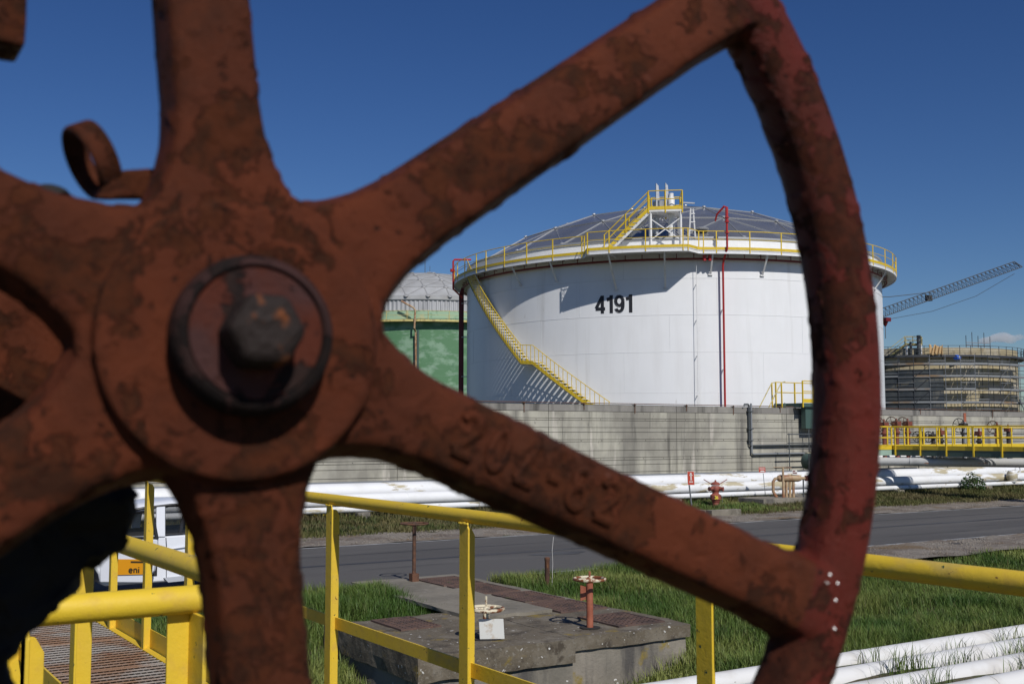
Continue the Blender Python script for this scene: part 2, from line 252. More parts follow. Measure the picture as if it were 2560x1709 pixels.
# ------------------------------------------------------------------ object helpers
def tag(o, label=None, cat=None, group=None, kind=None):
    if label: o['label'] = label
    if cat: o['category'] = cat
    if group: o['group'] = group
    if kind: o['kind'] = kind
    return o
def thing(name, label, cat, loc=(0, 0, 0), rz=0.0, group=None):
    o = bpy.data.objects.new(name, None); COL.objects.link(o); o.empty_display_size = 0.2
    o.location = loc; o.rotation_euler = (0, 0, rz)
    return tag(o, label, cat, group)
def copy_tree(o, parent=None):
    c = o.copy(); COL.objects.link(c); c.parent = parent
    for ch in list(o.children): copy_tree(ch, c)
    return c
def top(o):
    while o.parent: o = o.parent
    return o
class MB:
    def __init__(s): s.v = []; s.f = []
    def add(s, vs, fs):
        n = len(s.v); s.v.extend(vs); s.f.extend([tuple(i + n for i in f) for f in fs]); return s
    def box(s, x0, x1, y0, y1, z0, z1):
        return s.add([(x0, y0, z0), (x1, y0, z0), (x1, y1, z0), (x0, y1, z0), (x0, y0, z1), (x1, y0, z1), (x1, y1, z1), (x0, y1, z1)],
                     [(0, 3, 2, 1), (4, 5, 6, 7), (0, 1, 5, 4), (1, 2, 6, 5), (2, 3, 7, 6), (3, 0, 4, 7)])
    def hexa(s, p):   # 8 corner points, bottom 4 then top 4
        return s.add([tuple(q) for q in p], [(0, 3, 2, 1), (4, 5, 6, 7), (0, 1, 5, 4), (1, 2, 6, 5), (2, 3, 7, 6), (3, 0, 4, 7)])
    def bar(s, a, b, w, h, up=ZV):
        a = Vector(a); b = Vector(b); d = (b - a).normalized(); u = Vector(up); u = u - d * u.dot(d)
        if u.length < 1e-5: u = Vector((1, 0, 0)) - d * d.x
        u.normalize(); sd_ = d.cross(u)
        P = []
        for q in (a, b):
            for i, j in ((-1, -1), (1, -1), (1, 1), (-1, 1)):
                P.append(q + sd_ * (i * w / 2) + u * (j * h / 2))
        return s.add([tuple(q) for q in P], [(0, 1, 2, 3), (7, 6, 5, 4), (0, 4, 5, 1), (1, 5, 6, 2), (2, 6, 7, 3), (3, 7, 4, 0)])
    def tube(s, pts, r, seg=8, closed=False, caps=True):
        pts = [Vector(p) for p in pts]; n = len(pts); rr = r if isinstance(r, (list, tuple)) else [r] * n
        base = len(s.v); prevn = None
        for i, p in enumerate(pts):
            if closed: t = (pts[(i + 1) % n] - pts[i - 1])
            else: t = pts[min(i + 1, n - 1)] - pts[max(i - 1, 0)]
            t.normalize()
            if prevn is None:
                a = ZV if abs(t.z) < 0.9 else Vector((1, 0, 0)); nn = t.cross(a).normalized()
            else:
                nn = (prevn - t * prevn.dot(t)).normalized()
            prevn = nn; bb = t.cross(nn)
            for k in range(seg):
                an = 2 * math.pi * k / seg
                s.v.append(tuple(p + (nn * math.cos(an) + bb * math.sin(an)) * rr[i]))
        m = n if closed else n - 1
        for i in range(m):
            for k in range(seg):
                a0 = base + i * seg + k; a1 = base + i * seg + (k + 1) % seg
                b0 = base + ((i + 1) % n) * seg + k; b1 = base + ((i + 1) % n) * seg + (k + 1) % seg
                s.f.append((a0, a1, b1, b0))
        if caps and not closed:
            s.f.append(tuple(base + k for k in reversed(range(seg)))); s.f.append(tuple(base + (n - 1) * seg + k for k in range(seg)))
        return s
    def lathe(s, prof, c=(0, 0, 0), axis='z', seg=16, caps=True):   # prof: (radius, height)
        base = len(s.v); c = Vector(c)
        for r_, h in prof:
            for k in range(seg):
                an = 2 * math.pi * k / seg; ca, sa = math.cos(an) * r_, math.sin(an) * r_
                s.v.append(tuple(c + Vector({'z': (ca, sa, h), 'y': (ca, h, -sa), 'x': (h, ca, sa)}[axis])))
        for i in range(len(prof) - 1):
            for k in range(seg):
                a0 = base + i * seg + k; a1 = base + i * seg + (k + 1) % seg
                s.f.append((a0, a1, a1 + seg, a0 + seg))
        if caps:
            s.f.append(tuple(base + k for k in reversed(range(seg)))); s.f.append(tuple(base + (len(prof) - 1) * seg + k for k in range(seg)))
        return s
    def torus(s, c, R_, r_, axis='z', seg=28, rs=8, ry=None):
        c = Vector(c); pts = []
        ry = ry or r_; base = len(s.v)
        for i in range(seg):
            a = 2 * math.pi * i / seg
            for k in range(rs):
                b_ = 2 * math.pi * k / rs; rad = R_ + r_ * math.cos(b_); h = ry * math.sin(b_)
                ca, sa = math.cos(a) * rad, math.sin(a) * rad
                s.v.append(tuple(c + Vector({'z': (ca, sa, h), 'y': (ca, h, -sa), 'x': (h, ca, sa)}[axis])))
        for i in range(seg):
            for k in range(rs):
                a0 = base + i * rs + k; a1 = base + i * rs + (k + 1) % rs
                b0 = base + ((i + 1) % seg) * rs + k; b1 = base + ((i + 1) % seg) * rs + (k + 1) % rs
                s.f.append((a0, b0, b1, a1))
        return s
    def build(s, name, material, parent=None, smooth=False, local=False, bevel=0.0):
        off = Vector((0, 0, 0)) if (parent is None or local) else top(parent).location
        me = bpy.data.meshes.new(name)
        me.from_pydata([(x - off.x, y - off.y, z - off.z) for x, y, z in s.v], [], s.f); me.update()
        bm = bmesh.new(); bm.from_mesh(me); bmesh.ops.recalc_face_normals(bm, faces=bm.faces); bm.to_mesh(me); bm.free()
        if smooth:
            me.polygons.foreach_set('use_smooth', [True] * len(me.polygons)); me.set_sharp_from_angle(angle=R(40))
        me.materials.append(material)
        o = bpy.data.objects.new(name, me); COL.objects.link(o); o.parent = parent
        if bevel:
            bv = o.modifiers.new('bevel', 'BEVEL'); bv.width = bevel; bv.segments = 2; bv.limit_method = 'ANGLE'
        return o
def inst(src, parent, loc=(0, 0, 0), rot=None):
    o = src.copy(); COL.objects.link(o); o.parent = parent; o.location = loc
    if rot: o.rotation_euler = rot
    return o

# ================================================================== SETTING
def sstep(a, b, x):
    t = np.clip((x - a) / (b - a), 0, 1); return t * t * (3 - 2 * t)
def ground_z(X, Y):
    X = np.asarray(X, float); Y = np.asarray(Y, float)
    left = -0.95 * (1 - sstep(11.6, 17.5, Y)); right = -0.46 * (1 - sstep(11.3, 18.2, Y))
    w = sstep(9.3, 11.6, X); z = left * (1 - w) + right * w
    z = z + 0.06 * np.sin(X * 1.3 + Y * 0.7) * np.sin(Y * 1.1) * (1 - sstep(16.0, 18.0, Y))
    far = 0.10 * sstep(29, 33, Y) * (1 - sstep(40, 41, Y))
    return z + far - 0.008
def sheet(name, xs, ys, zf, m, kind='structure'):
    nx, ny = len(xs), len(ys); XX, YY = np.meshgrid(xs, ys, indexing='ij'); ZZ = zf(XX, YY)
    vs_ = np.stack([XX, YY, ZZ], -1).reshape(-1, 3)
    fs = [(i * ny + j, (i + 1) * ny + j, (i + 1) * ny + j + 1, i * ny + j + 1) for i in range(nx - 1) for j in range(ny - 1)]
    me = bpy.data.meshes.new(name); me.from_pydata(vs_.tolist(), [], fs); me.update()
    me.polygons.foreach_set('use_smooth', [True] * len(fs)); me.materials.append(m)
    o = bpy.data.objects.new(name, me); COL.objects.link(o); o['kind'] = kind; return o
gx = np.concatenate([np.array([-2500, -800, -200, -60, -20]), np.arange(-8, 40, 0.5), np.array([45, 60, 100, 200, 800, 2500])])
gy = np.concatenate([np.array([-2500, -600, -100, -20]), np.arange(-6, 20, 0.5), np.array([22, 26, 28, 29, 30, 31, 32, 33, 36, 40, 42, 60, 120, 300, 900, 2500])])
ground = sheet('ground', gx, gy, ground_z, M_soil)
road = sheet('road', np.array([-600., -50, 0, 20, 40, 80, 600]), np.array([17.9, 18.5, 22, 25.95]), lambda X, Y: X * 0 + 0.004, M_asph)
def strip(name, x0, x1, yc, w, z, m, wob=0.02, step=0.7):
    mb = MB(); xs = np.arange(x0, x1, step); r_ = random.Random(hash(name) % 999)
    p = []
    for x in xs:
        a = yc + r_.uniform(-wob, wob); p.append(((x, a - w / 2 + r_.uniform(-wob, wob) * .5, z), (x, a + w / 2 + r_.uniform(-wob, wob) * .5, z)))
    vs_ = [q for pp in p for q in pp]
    mb.add(vs_, [(2 * i, 2 * i + 2, 2 * i + 3, 2 * i + 1) for i in range(len(p) - 1)])
    o = mb.build(name, m); o['kind'] = 'structure'; return o
strip('road_edge_line', -60, 220, 25.82, 0.13, 0.008, M_line, 0.012)
strip('road_edge_line', 12.4, 220, 18.72, 0.13, 0.008, M_line, 0.012)
strip('tar_seam', -60, 220, 22.25, 0.20, 0.0075, M_tar, 0.03)
strip('tar_seam', -60, 220, 23.9, 0.05, 0.0078, M_tar, 0.04)
mb = MB(); c0 = onz(1400, 1383)
mb.add([(c0.x + math.cos(a) * 0.75 * (1 + .2 * math.sin(3 * a)), c0.y + math.sin(a) * 0.28 * (1 + .25 * math.cos(5 * a)), 0.0085) for a in np.linspace(0, 2 * math.pi, 24, endpoint=False)], [tuple(range(24))])
o = mb.build('oil_stain', M_tar); o['kind'] = 'structure'
def verge_z(X, Y): return 0.012 + 0.03 * np.sin(X * 2.1) * np.sin(Y * 3.3)
def verge(name, x0, x1, y0, y1, zb):
    def zf(X, Y):
        return zb + 0.025 * np.sin(X * 2.1 + Y) * np.sin(Y * 3.3 + X * .6) + 0.015 * np.sin(X * 5.3) * np.cos(Y * 6.1)
    return sheet(name, np.arange(x0, x1, 0.4), np.linspace(y0, y1, 10), zf, M_gravel)
verge('gravel_verge', -40, 110, 25.9, 28.6, 0.015)
verge('gravel_verge', 19.2, 70, 16.2, 18.60, 0.02)
# loose stones on the verges: scattered chips
def chips(name, n, x0, x1, y0, y1, z, smin, smax, label):
    vs_ = []; fs = []; r_ = random.Random(5)
    for i in range(n):
        x = r_.uniform(x0, x1); y = r_.uniform(y0, y1); a = r_.uniform(smin, smax); t = r_.uniform(0, 3.1)
        b = len(vs_)
        for k in range(4):
            an = t + k * math.pi / 2; vs_.append((x + math.cos(an) * a * r_.uniform(.6, 1.2), y + math.sin(an) * a * r_.uniform(.6, 1.2), z))
        vs_.append((x, y, z + a * r_.uniform(.5, 1.0)))
        fs += [(b, b + 1, b + 4), (b + 1, b + 2, b + 4), (b + 2, b + 3, b + 4), (b + 3, b, b + 4)]
    mb = MB(); mb.v = vs_; mb.f = fs; o = mb.build(name, M_gravel); return tag(o, label, 'gravel', kind='stuff')
chips('loose_gravel', 9000, 8, 60, 26.1, 28.5, 0.015, 0.012, 0.04, 'loose pale gravel chips along the far road edge')
chips('loose_gravel', 4000, 20, 42, 16.3, 18.5, 0.02, 0.012, 0.04, 'loose pale gravel chips on the near verge at right')

# ================================================================== DIKE WALL
WY = 42.0; BAY = 7.7
levels = [4.14, 3.82, 3.50, 3.40, 3.07, 2.85, 2.51, 2.41, 1.99, 1.65, 1.53, 1.31, 0.96, 0.5, 0.0]
wall = thing('dike_wall', 'long grey board-marked concrete dike wall in front of the white tank', 'wall', (20, WY, 0))
X0 = 21.5 - 4 * BAY; NB = 14
MB().box(X0, X0 + NB * BAY, WY + 0.03, WY + 0.40, 0.0, 4.10).build('wall_core', M_joint, wall)
for k in range(len(levels) - 1):
    zt, zb = levels[k], levels[k + 1]; g = 0.011; src = None
    for b in range(NB):
        if src is None:
            src = MB().box(-BAY / 2 + 0.012, BAY / 2 - 0.012, -0.002 * (k % 3), 0.028, zb + g, zt - (g if k else 0)).build('concrete_lift', M_concTop if k == 0 else M_conc, wall, local=True)
            ob = src
        else: ob = inst(src, wall)
        ob.location = (X0 + (b + 0.5) * BAY - 20, rng.uniform(-0.006, 0.006), 0)
MB().box(X0, X0 + NB * BAY, WY - 0.01, WY + 0.41, 4.14, 4.155).build('wall_cap', M_concTop, wall)
# bolt holes of the formwork
hb = MB()
for b in range(NB * 6):
    for z in (3.45, 2.46, 1.59):
        x = X0 + b * BAY / 6 + 0.5 + rng.uniform(-.1, .1); hb.box(x - .018, x + .018, WY - 0.012, WY, z - .018, z + .018)
tag(hb.build('tie_holes', M_joint, wall), kind='stuff')
# conduit along the top of the wall, on rusty clips
cd = thing('wall_conduit', 'thin brown conduit clipped along the top of the concrete wall', 'conduit', (20, WY, 4.1))
MB().tube([(X0, WY - .05, 4.21), (22, WY - .05, 4.20), (40, WY - .05, 4.215), (52, WY - .05, 4.21), (X0 + NB * BAY, WY - .05, 4.21)], 0.022, 6).build('pipe', M_rust, cd)
s0 = None
for i, px in enumerate([1100, 1310, 1460, 1587, 1716, 1833, 1950, 2100, 2300, 2480]):
    x = ony(px, 1015, WY).x
    m_ = MB().box(x - .09, x + .03, WY - .08, WY + .1, 4.157, 4.175); m_.box(x - .03, x + .01, WY - .03, WY - .012, 3.9 - .15 * (i % 2), 4.16); m_.box(x - .05, x - .03, WY - .075, WY - .02, 4.165, 4.235)
    m_.build('clip', M_rust, cd)
# black drain lines on the wall
dr = thing('drain_pipe', 'black drain pipes dropping from the wall top and running right along it', 'pipe', (41.7, WY - .15, 1.7))
a = ony(1872, 1016, WY - .12); zt = a.z + .12
MB().tube([(a.x - .35, WY - .12, zt - .1), (a.x - .3, WY - .12, zt), (a.x - .05, WY - .12, zt), (a.x, WY - .12, zt - .05), (a.x, WY - .12, 2.22), (a.x + .08, WY - .12, 2.16), (50, WY - .12, 2.22)], 0.045, 8).build('pipe', M_conduit, dr, True)
MB().tube([(a.x + .16, WY - .12, zt + .05), (a.x + .16, WY - .12, 1.78), (a.x + .25, WY - .12, 1.72), (50, WY - .12, 1.76)], 0.05, 8).build('pipe', M_beam, dr, True)
m_ = MB()
for z in (3.9, 3.0, 2.4): m_.box(a.x - .09, a.x + .26, WY - .19, WY - .02, z, z + .05)
tag(m_.build('pipe_clamps', M_conduit, dr), kind='stuff')

# ================================================================== WHITE TANK 4191
TX, TY, TR = 52.853, 60.761, 14.53
def TP(deg, rad, z, c=(TX, TY)): return Vector((c[0] + rad * math.cos(R(deg)), c[1] + rad * math.sin(R(deg)), z))
def arc(a0, a1, rad, z, c=(TX, TY), step=2.0):
    n = max(2, int(abs(a1 - a0) / step) + 1)
    return [TP(a0 + (a1 - a0) * i / (n - 1), rad(a0 + (a1 - a0) * i / (n - 1)) if callable(rad) else rad, z, c) for i in range(n)]
def ring_wall(mb, a0, a1, r0, z0, z1, c=(TX, TY), step=2.0, thick=0.0):
    n = max(2, int(abs(a1 - a0) / step) + 1); A = [a0 + (a1 - a0) * i / (n - 1) for i in range(n)]
    f0 = r0 if callable(r0) else (lambda t: r0)
    if thick == 0.0:
        vs_ = [tuple(TP(t, f0(t), z, c)) for t in A for z in (z0, z1)]
        return mb.add(vs_, [(2 * i, 2 * i + 2, 2 * i + 3, 2 * i + 1) for i in range(n - 1)])
    vs_ = [tuple(TP(t, rr, z, c)) for t in A for rr, z in ((f0(t), z0), (f0(t), z1), (f0(t) - thick, z1), (f0(t) - thick, z0))]
    fs = []
    for i in range(n - 1):
        for k in range(4):
            fs.append((4 * i + k, 4 * i + (k + 1) % 4, 4 * i + 4 + (k + 1) % 4, 4 * i + 4 + k))
    fs += [(0, 1, 2, 3), (4 * n - 1, 4 * n - 2, 4 * n - 3, 4 * n - 4)]
    return mb.add(vs_, fs)
def annulus(mb, a0, a1, rin, rout, z0, z1, c=(TX, TY), step=2.0):
    n = max(2, int(abs(a1 - a0) / step) + 1); A = [a0 + (a1 - a0) * i / (n - 1) for i in range(n)]
    fi = rin if callable(rin) else (lambda t: rin); fo = rout if callable(rout) else (lambda t: rout)
    vs_ = [tuple(TP(t, rr, z, c)) for t in A for rr, z in ((fi(t), z0), (fo(t), z0), (fo(t), z1), (fi(t), z1))]
    fs = []
    for i in range(n - 1):
        for k in range(4):
            fs.append((4 * i + k, 4 * i + (k + 1) % 4, 4 * i + 4 + (k + 1) % 4, 4 * i + 4 + k))
    fs += [(0, 1, 2, 3), (4 * n - 1, 4 * n - 2, 4 * n - 3, 4 * n - 4)]
    return mb.add(vs_, fs)

tank = thing('storage_tank', 'big white cylindrical storage tank numbered 4191 with yellow railings', 'tank', (TX, TY, 0))
cz = [0.0, 2.6, 5.17, 7.55, 9.74, 11.9, 13.45]
for i in range(6):
    m_ = MB(); ring_wall(m_, -180, 180, TR + 0.012 - 0.0022 * i, cz[i] + 0.001, cz[i + 1] - 0.001, step=1.25)
    m_.build('shell_course', M_white, tank, True)
for i in range(1, 6):
    m_ = MB(); m_.tube(arc(-180, 178.5, TR + 0.008, cz[i], step=1.5), 0.011, 6, closed=True); m_.build('weld_seam', M_weld, tank, True)
for i in range(6):   # a few upright plate welds, staggered from course to course
    for k in range(11):
        t = -131 + (k - 5) * 32.7 + (i % 3) * 11
        MB().tube([TP(t, TR + .009, cz[i] + .02), TP(t, TR + .009, cz[i + 1] - .02)], 0.008, 5).build('weld_seam', M_weld, tank)
# top shell above the deck and dome rim
m_ = MB(); ring_wall(m_, -180, 180, TR - 0.03, 13.45, 14.25, step=1.25); m_.build('top_shell', M_white, tank, True)
m_ = MB(); annulus(m_, -180, 180, TR - 0.35, TR + 0.06, 14.25, 14.36, step=2); m_.build('dome_curb', M_aluS, tank, True)
# geodesic aluminium dome
def dome(root, c, rb, z0, rise, nr, sec, m_sheet, m_strut, strut=0.05, hub=0.16, phase=0.0, panel_name='dome_panel'):
    RS = (rb * rb + rise * rise) / (2 * rise); zc = z0 + rise - RS; th = math.asin(min(1, rb / RS))
    P = [[Vector((c[0], c[1], zc + RS))]]
    for k in range(1, nr + 1):
        n = sec * k; row = []
        for j in range(n):
            a = 2 * math.pi * j / n + phase; t = th * k / nr
            row.append(Vector((c[0] + RS * math.sin(t) * math.cos(a), c[1] + RS * math.sin(t) * math.sin(a), zc + RS * math.cos(t))))
        P.append(row)
    tris = []; edges = set()
    for k in range(1, nr + 1):
        for s_ in range(sec):
            for j in range(k):
                o0 = (k, (s_ * k + j) % (sec * k)); o1 = (k, (s_ * k + j + 1) % (sec * k))
                ii = (k - 1, (s_ * (k - 1) + j) % max(1, sec * (k - 1))) if k > 1 else (0, 0)
                tris.append((o0, o1, ii))
                if j < k - 1:
                    i2 = (k - 1, (s_ * (k - 1) + j + 1) % (sec * (k - 1))); tris.append((ii, o1, i2))
    g = lambda q: P[q[0]][q[1]]
    for t in tris:
        a, b, d = g(t[0]), g(t[1]), g(t[2]); ce = (a + b + d) / 3
        for e in ((t[0], t[1]), (t[1], t[2]), (t[2], t[0])): edges.add(tuple(sorted(e)))
        nn = (b - a).cross(d - a).normalized()
        if nn.z < 0: nn = -nn
        # slightly cambered panel inset between the struts
        q = [ce + (p - ce) * 0.985 for p in (a, b, d)]
        mid = ce + nn * 0.045
        MB().add([tuple(x) for x in q] + [tuple(mid)], [(0, 1, 3), (1, 2, 3), (2, 0, 3)]).build(panel_name, m_sheet, root)
    m_ = MB()
    for e in edges:
        a, b = g(e[0]), g(e[1]); n1 = ((a + b) / 2 - Vector((c[0], c[1], zc))).normalized()
        m_.bar(a + n1 * 0.02, b + n1 * 0.02, strut, 0.05, n1)
    m_.build('dome_struts', m_strut, root)
    for k in range(nr + 1):
        for p in P[k]:
            n1 = (p - Vector((c[0], c[1], zc))).normalized(); mb_ = MB()
            x = n1.orthogonal().normalized(); y = n1.cross(x)
            base = [tuple(p + n1 * 0.05 + (x * math.cos(2 * math.pi * q / 10) + y * math.sin(2 * math.pi * q / 10)) * hub) for q in range(10)]
            tp = [tuple(p + n1 * 0.12 + (x * math.cos(2 * math.pi * q / 10) + y * math.sin(2 * math.pi * q / 10)) * hub * .8) for q in range(10)]
            mb_.add(base + tp, [tuple(range(10, 20))] + [(q, (q + 1) % 10, (q + 1) % 10 + 10, q + 10) for q in range(10)]); mb_.build('hub_cap', m_strut, root)
dome(tank, (TX, TY), TR - 0.2, 14.36, 4.3, 4, 6, M_alu, M_aluS, strut=.028, hub=.13, phase=R(7))

# deck round the top, wider in front of the roof stairs
def deck_out(t):
    t = (t + 180) % 360 - 180
    w = 0.95
    if -149.8 < t < -124.6:
        w = 0.95 + 1.05 * min(1, (t + 149.8) / 2.0, (-124.6 - t) / 2.6)
    return TR + w
DZ = 13.40
m_ = MB(); annulus(m_, -180, 180, TR - .01, deck_out, DZ - 0.06, DZ, step=0.8); dk = m_.build('deck', M_wsteel, tank)
m_ = MB(); ring_wall(m_, -180, 180, deck_out, DZ - 0.20, DZ + 0.03, step=0.8, thick=0.03); m_.build('deck_fascia', M_white, tank)
m_ = MB(); ring_wall(m_, -180, 180, lambda t: deck_out(t) + 0.012, DZ + 0.03, DZ + 0.19, step=0.8, thick=0.01); m_.build('toe_board', M_yelF, tank)
m_ = MB(); m_.tube(arc(-180, 179.2, lambda t: deck_out(t) - .02, DZ + 1.12, step=0.8), 0.026, 6, closed=True); m_.build('top_rail', M_yelF, tank, True)
m_ = MB(); m_.tube(arc(-180, 179.2, lambda t: deck_out(t) - .02, DZ + 0.64, step=0.8), 0.018, 6, closed=True); m_.build('mid_rail', M_yelF, tank, True)
m_ = MB(); m_.tube(arc(150, 228, lambda t: deck_out(t) - .12, DZ + 0.55, step=0.8), 0.014, 5); m_.build('cable', M_conduit, tank, True)
post_angs = []
t = -180.0
while t < 180: post_angs.append(t); t += 7.4
post_angs += [-149.8, -147.6, -127.2, -124.6, -123.6]
for t in post_angs:
    if -149.8 < t < -147.6: continue
    p = TP(t, deck_out(t) + .005, 0); MB().bar(p + ZV * (DZ - .16), p + ZV * (DZ + 1.12), 0.06, 0.05, TP(t, 1, 0, (0, 0))).build('post', M_yelF, tank)
# brackets under the deck
for t in [173.0, -173.6 + 3, -159, -143.4, -131.9, -119.5 - 2, -109, -97, -86, -76, -66]:
    w = deck_out(t) - TR; a = TP(t, TR + w - .1, DZ - .12); b = TP(t, TR + .06, DZ - .55 - .75 * w)
    m_ = MB(); m_.bar(a, b, 0.10, 0.07); m_.bar(TP(t - .5, TR + .07, b.z - .03), TP(t + .5, TR + .07, b.z - .03), 0.05, 0.1); m_.bar(TP(t, TR, DZ - .13), TP(t, TR + w - .03, DZ - .13), 0.08, 0.12); m_.build('bracket', M_wsteel, tank)
# red cooling-water ring with its hangers and spray stubs
RZ = 13.0
m_ = MB(); m_.tube(arc(-180, 178, TR + .30, RZ, step=2), 0.065, 8, closed=True); rp = m_.build('spray_ring', M_redDark, tank, True)
for i in range(92):
    t = -180 + i * 3.9
    if t > 180: break
    MB().bar(TP(t, TR + .30, RZ + .05), TP(t, TR + .30, RZ + .30), 0.035, 0.035).bar(TP(t, TR + .38, RZ + .28), TP(t, TR + .1, RZ + .28), 0.03, 0.03).build('spray_nozzle', M_redDark, rp)
# number on the shell
def stroke_poly(paths, w):
    out = []
    for p in paths:
        for i in range(len(p) - 1):
            a = Vector(p[i]); b = Vector(p[i + 1]); d = (b - a).normalized(); n_ = Vector((-d.y, d.x)); e = d * w * 0.0
            out.append([a - e + n_ * w / 2, b + e + n_ * w / 2, b + e - n_ * w / 2, a - e - n_ * w / 2])
    return out
def ell(cx, cy, rx, ry, a0, a1, n=14): return [(cx + rx * math.cos(R(a0 + (a1 - a0) * i / n)), cy + ry * math.sin(R(a0 + (a1 - a0) * i / n))) for i in range(n + 1)]
GLY = {
    '4': ([[(0.40, 0.0), (0.40, 1.0)], [(0.40, 0.97), (0.03, 0.30)], [(0.0, 0.26), (0.56, 0.26)]], 0.60),
    '1': ([[(0.28, 0.0), (0.28, 1.0)], [(0.30, 0.93), (0.20, 0.80), (0.02, 0.76)]], 0.42),
    '9': ([ell(0.28, 0.66, 0.205, 0.255, 0, 360, 22), ell(0.28, 0.42, 0.205, 0.34, 35, -90, 10), ell(0.28, 0.30, 0.20, 0.22, 270, 195, 6), [(0.485, 0.62), (0.485, 0.42)]], 0.60),
    '2': ([ell(0.26, 0.73, 0.21, 0.22, 165, -30, 12), [(0.44, 0.62), (0.05, 0.08)], [(0.03, 0.06), (0.52, 0.06)]], 0.58),
    '0': ([ell(0.26, 0.5, 0.20, 0.44, 0, 360, 22)], 0.56),
    '7': ([[(0.02, 0.06), (0.5, 0.06)], [(0.05, 0.08), (0.34, 1.0)]], 0.54),   # the cast seven stands on its head
    '-': ([[(0.04, 0.42), (0.34, 0.42)]], 0.40),
    '8': ([ell(0.26, 0.72, 0.18, 0.22, 0, 360, 18), ell(0.26, 0.27, 0.22, 0.24, 0, 360, 18)], 0.56),
    '3': ([ell(0.22, 0.73, 0.20, 0.22, 150, -80, 12), ell(0.22, 0.27, 0.23, 0.24, 80, -150, 12)], 0.56),
    '6': ([ell(0.27, 0.30, 0.20, 0.24, 0, 360, 18), [(0.08, 0.36), (0.16, 0.7), (0.36, 0.96)]], 0.56),
    'e': ([ell(0.26, 0.30, 0.20, 0.25, 0, 320, 16), [(0.06, 0.32), (0.46, 0.32)]], 0.54),
    'n': ([[(0.07, 0.05), (0.07, 0.55)], ell(0.25, 0.36, 0.18, 0.18, 180, 0, 10), [(0.43, 0.36), (0.43, 0.05)]], 0.52),
    'i': ([[(0.08, 0.05), (0.08, 0.55)], [(0.08, 0.68), (0.08, 0.76)]], 0.20),
}
def text_mesh(txt, h, w, place, m, name, parent, gap=0.0, depth=0.004, local=False, groups=True):
    """one mesh per character; place(u, v, d) maps text plane metres and depth to 3-D."""
    x = 0.0; out = []
    for ch in txt:
        if ch == ' ': x += 0.3 * h; continue
        P, adv = GLY[ch]; mb_ = MB()
        for i, q in enumerate(stroke_poly([[(a * h, b * h) for a, b in p] for p in P], w)):
            dd = depth + 0.00006 * (i % 23)
            vs_ = [tuple(place(x + p.x, p.y, dd)) for p in q] + [tuple(place(x + p.x, p.y, 0)) for p in q]
            mb_.add(vs_, [(0, 1, 2, 3), (0, 4, 5, 1), (1, 5, 6, 2), (2, 6, 7, 3), (3, 7, 4, 0)])
        out.append(mb_.build(name, m, parent, local=local)); x += adv * h + gap
    return out
a_start = -148.6; dirx = 1
text_mesh('4191', 1.08, 0.205, lambda u, v, d: TP(a_start + math.degrees(u / TR), TR + .012 + d, 9.93 + v), M_black_paint, 'painted_digit', tank, gap=0.04, depth=0.003)
# red risers
m_ = MB(); m_.tube([TP(-118.9, TR + .38, 0.2), TP(-118.9, TR + .38, 12.6), TP(-118.8, TR + .5, 12.9), TP(-118.6, TR + 1.08, 13.5), TP(-118.6, TR + 1.1, 15.1)], 0.062, 8); ri = m_.build('fire_riser', M_red, tank, True)
m_ = MB(); m_.tube([TP(-118.6, TR + 1.1, 15.1), TP(-118.6, TR + 1.1, 15.9), TP(-119.0, TR + 1.0, 15.98), TP(-120.4, TR + .7, 15.55), TP(-120.6, TR + .5, 15.2)], [0.085, 0.085, 0.065, 0.055, 0.05], 8); m_.build('foam_nozzle', M_red, ri, True)
for z in (14.4, 15.05, 15.3): MB().lathe([(.13, -.03), (.13, .03)], TP(-118.6, TR + 1.1, z), seg=10).build('flange', M_red, ri)
MB().tube([TP(-124.9, TR + .32, 0.3), TP(-124.9, TR + .32, 12.9)], 0.016, 5).build('wire_conduit', M_wsteel, tank)
for z in (5.0, 7.3, 9.4, 11.5): MB().bar(TP(-124.9, TR, z), TP(-124.9, TR + .34, z), 0.03, 0.03).build('standoff', M_wsteel, tank)
for z in (3.0, 6.5, 10.0): MB().bar(TP(-118.9, TR, z), TP(-118.9, TR + .4, z), 0.05, 0.05).build('standoff', M_wsteel, tank)
MB().lathe([(.10, -.16), (.10, .16)], TP(-123.2, TR + .6, 13.0), seg=10).build('hose_coupling', M_red, tank)
MB().lathe([(.10, -.16), (.10, .16)], TP(-122.0, TR + .6, 13.0), seg=10).build('hose_coupling', M_red, tank)
for off, rr_ in ((0.0, .33), (1.6, .50)):
    MB().tube([TP(149.5 + off, TR + rr_, 0.2), TP(149.5 + off, TR + rr_, 12.6), TP(151 + off, TR + .35, 13.0)], 0.10, 8).build('fire_riser', M_redDark, tank, True)
for z in (4.6, 6.8, 9.6, 12.0): MB().bar(TP(150, TR - .05, z), TP(150, TR + .6, z), 0.08, 0.06).build('standoff', M_wsteel, tank)
# red loop pipe at the left end of the deck
d0 = 78.6
MB().tube([ond(1178, 649, d0), ond(1136, 649, d0), ond(1133, 653, d0), ond(1133, 722, d0), ond(1157, 745, d0)], 0.065, 8).build('fire_loop', M_red, tank, True)
MB().lathe([(.16, -.1), (.16, .1)], ond(1131, 676, d0), seg=10).build('loop_valve', M_red, tank)
